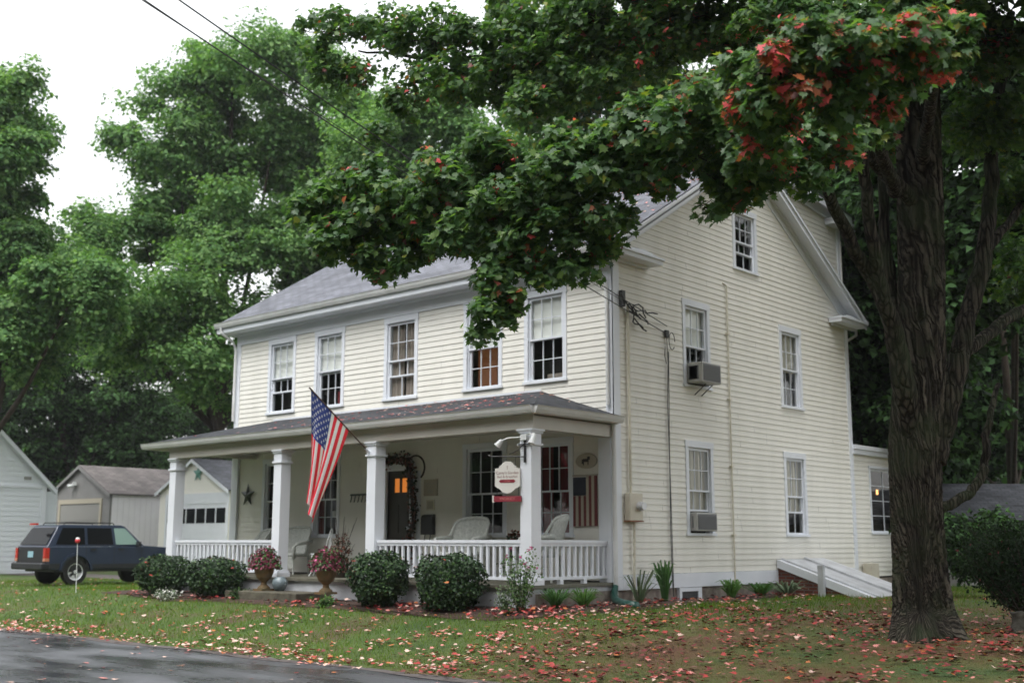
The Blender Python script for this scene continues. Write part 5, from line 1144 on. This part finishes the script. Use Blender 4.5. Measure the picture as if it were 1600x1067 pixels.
L([(1415, 600, 14.7), (1390, 500, 14.4), (1372, 420, 14.2), (1352, 300, 14), (1342, 180, 13.8), (1330, 20, 13.5)], [36, 30, 24, 21, 20, 14])
L([(1420, 540, 15), (1392, 440, 15.1), (1381, 330, 15.2), (1378, 180, 15.4), (1370, 0, 15.8)], [30, 22, 19, 17, 12])
L([(1455, 720, 14.9), (1478, 640, 14.9), (1502, 540, 15), (1532, 420, 15.2), (1545, 330, 15.4), (1556, 180, 15.8), (1580, 20, 16.2)], [54, 46, 36, 31, 27, 22, 14])
L([(1500, 560, 15), (1550, 515, 15.4), (1610, 478, 16), (1700, 430, 17)], [26, 22, 20, 14])
L([(1535, 400, 15.3), (1580, 340, 15.6), (1640, 260, 16.2)], [18, 15, 10])
L([(1455, 800, 14.9), (1490, 785, 15.0), (1520, 765, 15.1), (1538, 725, 15.2), (1543, 670, 15.3), (1560, 600, 15.6)], [20, 19, 18, 16, 14, 8])
# long boughs over the house front
L([(1436, 330, 14.9), (1330, 230, 14), (1180, 240, 12.8), (1000, 280, 12.2), (820, 310, 12.4), (650, 340, 12.8), (520, 350, 13.2)], [30, 24, 18, 13, 10, 7, 3])
L([(1436, 200, 14.9), (1280, 90, 15.5), (1100, 60, 16), (900, 80, 16.6), (700, 90, 17), (560, 80, 17.4)], [28, 22, 16, 12, 8, 3])
L([(1400, 300, 14.5), (1350, 180, 12.5), (1300, 130, 10.5), (1250, 110, 9.3), (1180, 120, 8.8)], [26, 20, 13, 8, 3])
L([(1440, 250, 14.5), (1460, 120, 12.5), (1450, 90, 10.8), (1440, 70, 9.4)], [26, 18, 10, 4])
# canopy: (px, py, rx, ry, depth, red weight)
CAN = [
 (500, 330, 52, 42, 13.2, .02), (560, 285, 62, 45, 13.1, .02), (545, 375, 58, 42, 13.0, .02), (630, 330, 68, 55, 12.8, .03), (700, 285, 66, 55, 12.6, .05), (720, 355, 62, 48, 12.5, .02), (640, 395, 42, 30, 12.9, .02), (590, 415, 30, 24, 13, .03),
 (780, 255, 70, 50, 12.5, .05), (790, 325, 80, 55, 12.4, .02), (800, 395, 45, 40, 12.2, .03), (780, 440, 36, 36, 12.1, .06), (762, 490, 26, 32, 12.0, .06), (800, 478, 22, 22, 12.1, .06), (850, 410, 34, 30, 12.2, .04), (900, 405, 36, 28, 12.2, .03), (868, 345, 60, 45, 12.2, .02), (930, 330, 55, 50, 12.1, .02), (945, 385, 26, 24, 12.2, .03),
 (860, 270, 80, 60, 12.2, .02), (930, 240, 80, 60, 12.0, .02), (1000, 265, 60, 50, 11.8, .02), (1010, 195, 80, 55, 11.6, .03), (1090, 245, 70, 45, 11.2, .03), (1090, 170, 85, 55, 10.9, .05), (1130, 290, 36, 26, 11.2, .01), (1160, 290, 40, 24, 11.1, .01), (1170, 225, 80, 50, 10.6, .04), (1235, 260, 50, 32, 10.9, .03), (1110, 325, 12, 16, 11.1, .0),
 (1180, 130, 90, 55, 9.6, 0.09), (1180, 190, 60, 40, 9.8, 0.10), (1260, 130, 85, 60, 9.2, 0.10), (1270, 70, 80, 50, 9.0, 0.17), (1340, 70, 80, 55, 9.0, 0.15), (1330, 140, 80, 50, 9.4, 0.10), (1420, 60, 75, 50, 9.2, 0.17), (1480, 60, 48, 45, 9.3, 0.23), (1400, 120, 70, 40, 10, .05), (1290, 205, 60, 40, 11, .03), (1360, 190, 60, 34, 12, .03),
 (520, 50, 42, 50, 17, .03), (500, 100, 35, 34, 17, .03), (550, 120, 45, 40, 16.8, .03), (600, 50, 60, 55, 17, .02), (620, 150, 42, 38, 16.6, .02), (680, 60, 70, 58, 16.8, .01), (700, 120, 70, 48, 16.6, .02), (780, 50, 80, 60, 16.4, .01), (770, 130, 60, 40, 16.4, .02), (860, 70, 85, 66, 16.2, .01), (930, 30, 90, 60, 16, .01), (850, 150, 70, 40, 16, .03), (930, 120, 80, 55, 15.8, .01), (1030, 60, 90, 66, 15.6, .01), (1130, 40, 90, 50, 15.4, .02), (590, 210, 30, 26, 16.6, .02), (820, 165, 36, 26, 15.8, .30),
 (1540, 60, 80, 70, 15, .01), (1550, 190, 70, 60, 15.5, .0), (1580, 300, 50, 70, 16, .0), (1590, 420, 36, 60, 16.5, .0), (1500, 200, 40, 50, 16.5, .0), (1440, 20, 100, 50, 13, .02), (1400, 230, 40, 30, 16.8, .05), (1310, 30, 90, 45, 12, .02), (1220, 20, 90, 40, 12.5, .02)]
pos = []; nr = []; mi = []; szs = []; tips = []; tw_ = MB()
for (px, py, rx, ry, dep, red) in CAN:
    c = tp(px, py, dep); Rx, Rz = rx*dep/FPX*1.02, ry*dep/FPX*1.02; Ry = (Rx+Rz)/2*1.1
    red = red*(.35 if px < 1000 else 1.25 if py < 150 else .8); ns = max(6, int(22*(Rx*Rz)/.16)); nleaf = int(rx*ry*1.25*(.36 if dep < 15.5 or px > 1350 else .22 if px < 760 else .30)*(dep/12)**.8); per = max(6, int(nleaf/ns))
    dd = rdir(ns); q = rng.random(ns)**.4
    sc_ = c+(dd[:, :1]*Rx*_r+dd[:, 1:2]*Ry*_f+dd[:, 2:]*Rz*np.array([0, 0, 1]))*q[:, None]*(.85+.3*rng.random((ns, 1))**3)
    for k in range(ns):
        e = sc_[k]; R = .12+.11*rng.random(); ld = rdir(per); p = e+ld*np.array([1, 1, .8])*R*(rng.random((per, 1))**.5)+np.array([0, 0, -.03])
        outw = (e-np.array([TB[0], TB[1], e[2]])); outw /= (np.linalg.norm(outw)+1e-6)
        pos.append(p); nr.append(ld*.5+np.array([0, 0, .75])+outw*.25-_f*.25+.75*rdir(per)); tips.append(outw*.5+np.array([0, 0, -.6])+.8*rdir(per))
        rd = red*((6.5 if rng.random() < .20 else .10) if px > 1000 else (3 if rng.random() < .25 else .05)); pr4 = [4, 4, 1.6, .12+red*1.2, rd*5, rd*9, .03+rd*3]
        mi.append(choose(per, pr4)); szs.append(.075+.04*rng.random(per))
        if k % 2 == 0: m_ = (c+e)/2+rng.normal(size=3)*.08; tw_.tube([tuple(c-TB), tuple(m_-TB), tuple(e-TB)], [.010, .007, .003], 4, cap=False)
pos = np.concatenate(pos); n = len(pos)
leaves('crown', MAPLE, pos-TB, np.concatenate(nr), np.concatenate(tips), np.concatenate(szs)*.95, ['leafA', 'leafB', 'leafC', 'leafY', 'leafO', 'leafR', 'leafM'], np.concatenate(mi), big)
print('front leaves', n)
lm.v += []; lim = lm.build('limbs', 'bark', big, smooth=True, recalc=False); tag(tw_.build('twigs', 'barkdark', big, recalc=False), kind='stuff')
# rest of the crown above and right of the picture, which shades the lawn
n = 42000; dd = rdir(n); q = rng.random(n)**.3; cc = np.array([7.6, -2.4, 10.5]); p = cc+dd*q[:, None]*np.array([6.5, 5.2, 4.2])
lim_ = (p-CAM)@_f; vv = (p-CAM)@_u; keep = (vv/lim_*FPX > 545) | ((p-CAM)@_r/lim_*FPX > 815)
p = p[keep & (p[:, 2] > 4.5)]; n = len(p)
leaves('upper_crown', SPRAY, p-TB, rdir(n)*.7+np.array([0, 0, 1]), rdir(n), .34, ['leafA', 'leafB'], choose(n, [1, 1]), big)

# ------------------------------------------------------------------ shrubs and small plants
def shrub(label, px, py_base, yplane, rw, h, n=5200, mats=('yewA', 'yewB', 'yewC'), pr=(5, 4, 1.2)):
    c = atY(px, py_base, yplane); z = float(gz(c[0], c[1])); t = thing('yew_shrub', label, 'shrub', (c[0], c[1], z), 0, 'clipped yews in front of the porch')
    dd = rdir(n); q = rng.random(n)**.22; lump = 1+.10*np.sin(dd[:, 0]*5+px)*np.sin(dd[:, 1]*6+px*.3)+.07*np.sin(dd[:, 2]*8+dd[:, 0]*6+px)+.10*(rng.random(n) < .03); k = np.sign(dd[:, 2])*np.abs(dd[:, 2])**.8
    p = np.stack([dd[:, 0]*rw, dd[:, 1]*rw*.9, k*h*.5], 1)*(q*lump)[:, None]; p[:, 2] += h*.53; p[:, :2] *= (.80+.25*np.clip(p[:, 2:]/h, 0, 1))
    leaves('foliage', DIAM, p, dd+.8*rdir(n)+np.array([0, 0, .3]), dd+.6*rdir(n)+np.array([0, 0, .6]), .042+.03*rng.random(n), list(mats), choose(n, pr), t)
    m2 = 9; d2 = rdir(m2); d2[:, 2] = abs(d2[:, 2]); pp = d2*np.array([rw, rw, h*.5])+np.array([0, 0, h*.53]); leaves('fallen_maple_leaf', MAPLE, pp, rdir(m2)*.4+np.array([0, 0, 1]), rdir(m2), .09, ['litR', 'litP', 'litO'], choose(m2, [2, 1, 1]), t)
    b = MB()
    for k in range(6): a = k*1.05; b.tube([(.03*math.cos(a), .03*math.sin(a), -.1), (rw*.3*math.cos(a), rw*.3*math.sin(a), h*.3), (rw*.6*math.cos(a), rw*.6*math.sin(a), h*.7)], [.02, .015, .006], 5)
    b.build('stem', 'barkdark', t); return t
shrub('round dark yew at the left end of the porch, nearest the car', 255, 915, -3.0, .66, .84)
shrub('round dark yew in front of the left railing, second from the car', 336, 917, -3.0, .66, .80)
shrub('round dark yew left of the two right-hand yews below the third column', 590, 940, -3.05, .60, .93, 6200)
shrub('round dark yew below the right railing, nearest the corner column', 702, 945, -3.05, .66, .92, 6500)
def stemplant(name, label, px, py, yp, h, r, n, mats, pr, ls=.04, stems=14, flower=None, cat='plant', xp=None):
    c = atY(px, py, yp) if xp is None else atX(px, py, xp); z = float(gz(c[0], c[1])); t = thing(name, label, cat, (c[0], c[1], z)); b = MB(); P = []; tops = []
    for k in range(stems):
        a = random.uniform(0, 6.28); s = r*math.sqrt(random.random()); hh = h*random.uniform(.6, 1.05); pts = [(0.03*math.cos(a), .03*math.sin(a), -.02), (s*.5*math.cos(a), s*.5*math.sin(a), hh*.5), (s*math.cos(a)+random.uniform(-.03, .03), s*math.sin(a), hh)]
        b.tube(pts, [.006, .005, .002], 4); tops.append(pts[-1])
        for j in range(n//stems):
            u = random.uniform(.15, 1); q = pts[0] if False else tuple((1-u)**2*pts[0][i]+2*u*(1-u)*pts[1][i]+u*u*pts[2][i]+random.gauss(0, .035) for i in range(3)); P.append(q)
    b.build('stem', 'yewA', t); P = np.array(P); leaves('leaves', DIAM, P, rdir(len(P))+np.array([0, 0, .3]), rdir(len(P)), ls*(.6+.8*rng.random(len(P))), mats, choose(len(P), pr), t)
    if flower:
        P = np.array([tops[i % 9] for i in range(9*6)])+rng.normal(size=(9*6, 3))*.012; leaves('blossom', DIAM, P, rdir(len(P)), rdir(len(P)), .04, [flower], np.zeros(len(P), int), t)
    return t
stemplant('cosmos_plant', 'tall airy cosmos with pink blooms in front of the corner column', 812, 945, -2.85, 1.0, .34, 900, ['hosta', 'yewC', 'bgA'], [3, 2, 2], .045, 26, 'flowerP')
stemplant('cosmos_plant', 'small pale weedy plant left of the tall cosmos', 790, 955, -3.2, .50, .22, 380, ['hosta', 'yewC'], [3, 2], .04, 14)
stemplant('white_flower_plant', 'low plant with whitish leaves below the second yew from the car', 262, 925, -3.45, .22, .32, 500, ['flowerW', 'hosta'], [3, 2], .045, 26)
stemplant('low_plant', 'low green plant at the foot of the right urn', 505, 938, -3.35, .18, .22, 380, ['yewC', 'bgA'], [1, 1], .05, 22)
stemplant('low_plant', 'low green tuft between the left yews and the left urn', 372, 925, -3.2, .2, .2, 320, ['yewA', 'yewC'], [2, 1], .05, 18)
def strap(name, label, x, y, h, r, n, m, wd_=.02, droop=.5, grp='strap-leaved plants by the side wall'):
    z = float(gz(x, y)); t = MB()
    for k in range(n):
        a = random.uniform(0, 6.28); s = r*random.uniform(.3, 1); hh = h*random.uniform(.55, 1.05); ca, sa = math.cos(a), math.sin(a); w_ = wd_*random.uniform(.7, 1.3)
        pts = [(.05*ca*random.random(), .05*sa*random.random(), 0), (s*.35*ca, s*.35*sa, hh*.55), (s*.75*ca, s*.75*sa, hh*.95), (s*1.15*ca, s*1.15*sa, hh*(1-.35*droop*random.random()))]
        q = random.uniform(0, 3.14); nx_2, ny_2 = math.cos(q), math.sin(q); vs = []
        for i, p in enumerate(pts): ww = w_*(1, 1.1, .8, .08)[i]; vs += [(p[0]-nx_2*ww, p[1]-ny_2*ww, p[2]), (p[0]+nx_2*ww, p[1]+ny_2*ww, p[2])]
        t.add(vs, [(0, 1, 3, 2), (2, 3, 5, 4), (4, 5, 7, 6)])
    o = t.build(name, m, recalc=False); o.location = (x, y, z); return tag(o, label, 'plant', grp)
strap('iris_clump', 'tall green iris clump against the side wall below the phone cable', .42, .90, .78, .26, 48, 'bgB', .019, .4)
strap('iris_clump', 'smaller arching iris clump between the meter pipe and the tall iris', .42, .1, .62, .55, 26, 'hosta', .014, .9)
strap('iris_clump', 'thin iris leaves behind the bulkhead by the extension window', .35, 11.6, .95, .3, 30, 'bgB', .018, .5)
strap('hosta_clump', 'leafy green clump below the vent pipe on the side wall', .40, 3.25, .40, .35, 60, 'bgA', .022, .8)
strap('hosta_clump', 'low green clump midway between the vent pipe and the bulkhead', .45, 4.3, .30, .42, 55, 'bgB', .022, .9)
strap('hosta_clump', 'arching leaves right beside the brick side of the bulkhead', .55, 5.2, .34, .55, 60, 'hosta', .018, 1)
strap('daylily_clump', 'grassy green clump beside the porch skirt near the downspout', .25, -2.0, .34, .40, 90, 'bgB', .012, .9)
strap('daylily_clump', 'second grassy clump at the right end of the porch skirt by the drain hose', .28, -1.3, .34, .36, 80, 'bgA', .012, .9)
# spreading dark bush at the right edge
rb0 = atZ(1625, 985, -.55); rbt = thing('burning_bush', 'dark flat-topped bush with many bare stems at the right edge', 'bush', (rb0[0], rb0[1], float(gz(rb0[0], rb0[1]))))
B0 = np.array([rb0[0], rb0[1], float(gz(rb0[0], rb0[1]))]); b = MB(); P = []
dep0 = float((B0-CAM)@_f)
for k in range(60):
    tx, ty = random.uniform(1500, 1740), random.uniform(812, 905); dd_ = dep0+random.uniform(-.6, .6); e = atD(tx, ty, dd_)-B0; m_ = e*np.array([.45, .45, .35])+rng.normal(size=3)*.04; b.tube([(0, 0, 0), tuple(m_*.5+np.array([0, 0, .03])), tuple(m_), tuple(e*.75), tuple(e)], [.026, .021, .016, .009, .004], 5)
    for j in range(210):
        u = random.uniform(.42, 1.05); P.append(tuple(e*u+rng.normal(size=3)*.10))
P = np.array(P); zl = atD(1600, 810, dep0)[2]-B0[2]; P = P[P[:, 2] < zl]
b.build('stem', 'barkdark', rbt, recalc=False); leaves('foliage', DIAM, P, rdir(len(P))+np.array([0, 0, .5]), rdir(len(P)), .05, ['dkA', 'dkB', 'litD'], choose(len(P), [1, 9, .05]), rbt)
# stump in front of it
s0 = atZ(1598, 1000, -.6); sz_ = float(gz(s0[0], s0[1])); b = MB(); n_a = 26; vs = []; prof = [(.20, -.1), (.17, .02), (.125, .12), (.12, .22), (.15, .27), (.05, .255)]
for i, (r, z) in enumerate(prof):
    for j in range(n_a): a = 2*math.pi*j/n_a; rr = r*(1+.10*math.sin(3*a+1)+.06*math.sin(7*a)); vs.append((rr*math.cos(a), rr*math.sin(a), z+.015*math.sin(4*a)*(i > 3)))
b.add(vs, [(i*n_a+j, i*n_a+(j+1) % n_a, (i+1)*n_a+(j+1) % n_a, (i+1)*n_a+j) for i in range(len(prof)-1) for j in range(n_a)]+[tuple(range((len(prof)-1)*n_a, len(prof)*n_a))])
o = b.build('tree_stump', 'stump', smooth=True); o.location = (s0[0], s0[1], sz_); tag(o, 'small weathered stump under the dark bush at the right edge', 'stump')

# ------------------------------------------------------------------ grass, litter
def scatter(n, x0, x1, y0, y1): return rng.uniform(x0, x1, n), rng.uniform(y0, y1, n)
def infront(x, y, z=None):      # keep what lies roughly inside the view
    P = np.stack([x, y, gz(x, y)], 1)-CAM; k = P@_f; u = 800+FPX*(P@_r)/k; v = 533.5-FPX*(P@_u)/k; return (k > 3) & (u > -60) & (u < 1660) & (v < 1100)
def blocked(x, y): return ((x < .05) & (x > -12.0) & (y > -2.36) & (y < 14)) | ((x > 0) & (x < 2.6) & (y > 5.7) & (y < 8.1))
def inbed(x, y): return ((y > -3.38) & (y < -2.3) & (x > -12.2) & (x < .9)) | ((x > -.1) & (x < 1.1) & (y > -2.6) & (y < 5.6))
x, y = scatter(560000, -24, 12, ROAD_Y+.05, 14); dist = np.hypot(x-CAM[0], y-CAM[1])
patch = .5+.5*np.sin(x*.9+1.3*np.sin(y*1.1))*np.sin(y*1.4+.7*np.sin(x*.6))
shade = smooth01((x-1)/5)       # thin grass under the maple
keep = infront(x, y) & ~blocked(x, y) & ~inbed(x, y) & (rng.random(len(x)) < np.clip((16/dist)**1.6, .1, 1)*(.55+.45*patch)*(1-.35*shade)) & ~((y > 3.0) & (y < 5.3) & (x < -14))
x, y = x[keep], y[keep]; n = len(x); dist = np.hypot(x-CAM[0], y-CAM[1]); z = gz(x, y)
nrm = rdir(n); nrm[:, 2] *= .3; tip = np.stack([rng.normal(size=n)*.45, rng.normal(size=n)*.45, np.ones(n)], 1)
print('grass', n)
gm = np.where(rng.random(n) < .12+.35*smooth01((x-2)/4)*.8, 2, np.where(rng.random(n) < .5, 0, 1))
o = leaves('grass', BLADE, np.stack([x, y, z-.01], 1), nrm, tip, (.035+.045*rng.random(n))*(.75+.5*rng.random(n))*np.clip(dist/15, .9, 1.5)*(1-.3*smooth01((x-1)/5)), ['grassA', 'grassB', 'grassC'], gm); tag(o, kind='stuff')
# fallen leaves
def litter(name, x, y, z, size, probs, lift=.03, tilt=.35, up=(0, 0, 1)):
    n = len(x); P = np.stack([x, y, z+lift*rng.random(n)+.012], 1); return tag(leaves(name, MAPLE, P, rdir(n)*tilt+np.array(up), rdir(n)*np.array([1, 1, .05]), size*(.5+.9*rng.random(n)), ['litR', 'litP', 'litW', 'litO', 'litD', 'litB'], choose(n, probs)), kind='stuff')
x, y = scatter(75000, -22, 12, ROAD_Y-.35, 9)
edge = np.exp(-np.abs(y-(ROAD_Y+.12))/.22); tree = np.exp(-((x-5.5)**2/16+(y+3.2)**2/10)); mid_ = smooth01((-3.2-y)/1.5)*.5
dens = 1.4*edge*smooth01((x+19)/5)+1.9*tree+.30*mid_*(.4+.6*smooth01((x+14)/9))+.05
cl_ = .35+1.3*(np.sin(x*2.3+3*np.sin(y*1.9))*np.sin(y*3.1+2*np.sin(x*1.3)) > .1)
keep = infront(x, y) & ~blocked(x, y) & (rng.random(len(x)) < dens*cl_*.9)
x, y = x[keep], y[keep]; nn_ = len(x); ck = rng.random(nn_) < .45; ci_ = rng.integers(0, nn_, nn_)//9*9 % nn_; x = np.where(ck, x[ci_]+rng.normal(size=nn_)*.13, x); y = np.where(ck, y[ci_]+rng.normal(size=nn_)*.10, y); ok_ = ~blocked(x, y); x, y = x[ok_], y[ok_]; print('litter', len(x)); z = np.where(y < ROAD_Y, -.885, gz(x, y)+.015)
pl_ = x < 2.2
litter('fallen_leaves', x[pl_], y[pl_], z[pl_], .067, [4, 6, 6, 2, 1, .6]); litter('fallen_leaves', x[~pl_], y[~pl_], z[~pl_], .070, [5, 1.8, .6, 1.2, 6, 5])
x, y = scatter(260, -16, 9, -13, ROAD_Y-.25); litter('fallen_leaves', x, y, np.full(len(x), -.889), .08, [2, 4, 4, 1, 1, 1], .004, .08)
x, y = scatter(900, -11, 1.0, -3.5, -2.45); k = rng.random(len(x)) < .5+.5*np.sin(x*2.2); litter('fallen_leaves', x[k], y[k], gz(x[k], y[k])+.04, .085, [8, 3, 1, 1, 3, 0])
x, y = scatter(260, .1, 1.2, -2.4, 5.4); litter('fallen_leaves', x, y, gz(x, y)+.04, .08, [6, 2, 1, 1, 4, 1])
# leaves on the porch roof and main roof
x = rng.uniform(-10.5, -.3, 420); y = -2.4+rng.random(420)**1.4*2.3; k = rng.random(420) < smooth01((x+9.5)/6)*.9+.08; x, y = x[k], y[k]
zz = np.minimum(zE+(zW-zE)*(y+2.46)/2.46, zE+(zW-zE)*(.16-x)/1.9)
o = litter('fallen_leaves', x, y, zz+.015, .075, [5, 4, 3, 1.5, .5, 0], .006, .08, (0, -.24, .97))
x = rng.uniform(-6, .3, 330); y = rng.uniform(-.4, 4, 330); k = rng.random(330) < smooth01((x+5)/4); litter('fallen_leaves', x[k], y[k], RZ0+ROOFS*(y[k]+.42)+.012, .075, [4, 5, 3, 1, .3, 0], .006, .12, (0, -.52, .85))

# ------------------------------------------------------------------ haze
HZ = True
if HZ:
    hz = MB(); hz.box(-180, 150, -110, 175, -3.2, 34); m = bpy.data.materials.new('misty_air'); m.use_nodes = True; t = m.node_tree; t.nodes.remove(t.nodes['Principled BSDF'])
    pv = t.nodes.new('ShaderNodeVolumePrincipled'); pv.inputs['Density'].default_value = .0004; pv.inputs['Color'].default_value = (.93, .96, 1, 1); pv.inputs['Anisotropy'].default_value = .3; t.links.new(pv.outputs[0], t.nodes['Material Output'].inputs['Volume'])
    hz.mats = [m]; hz.m = [0]*6; o = hz.build('haze'); tag(o, kind='stuff')
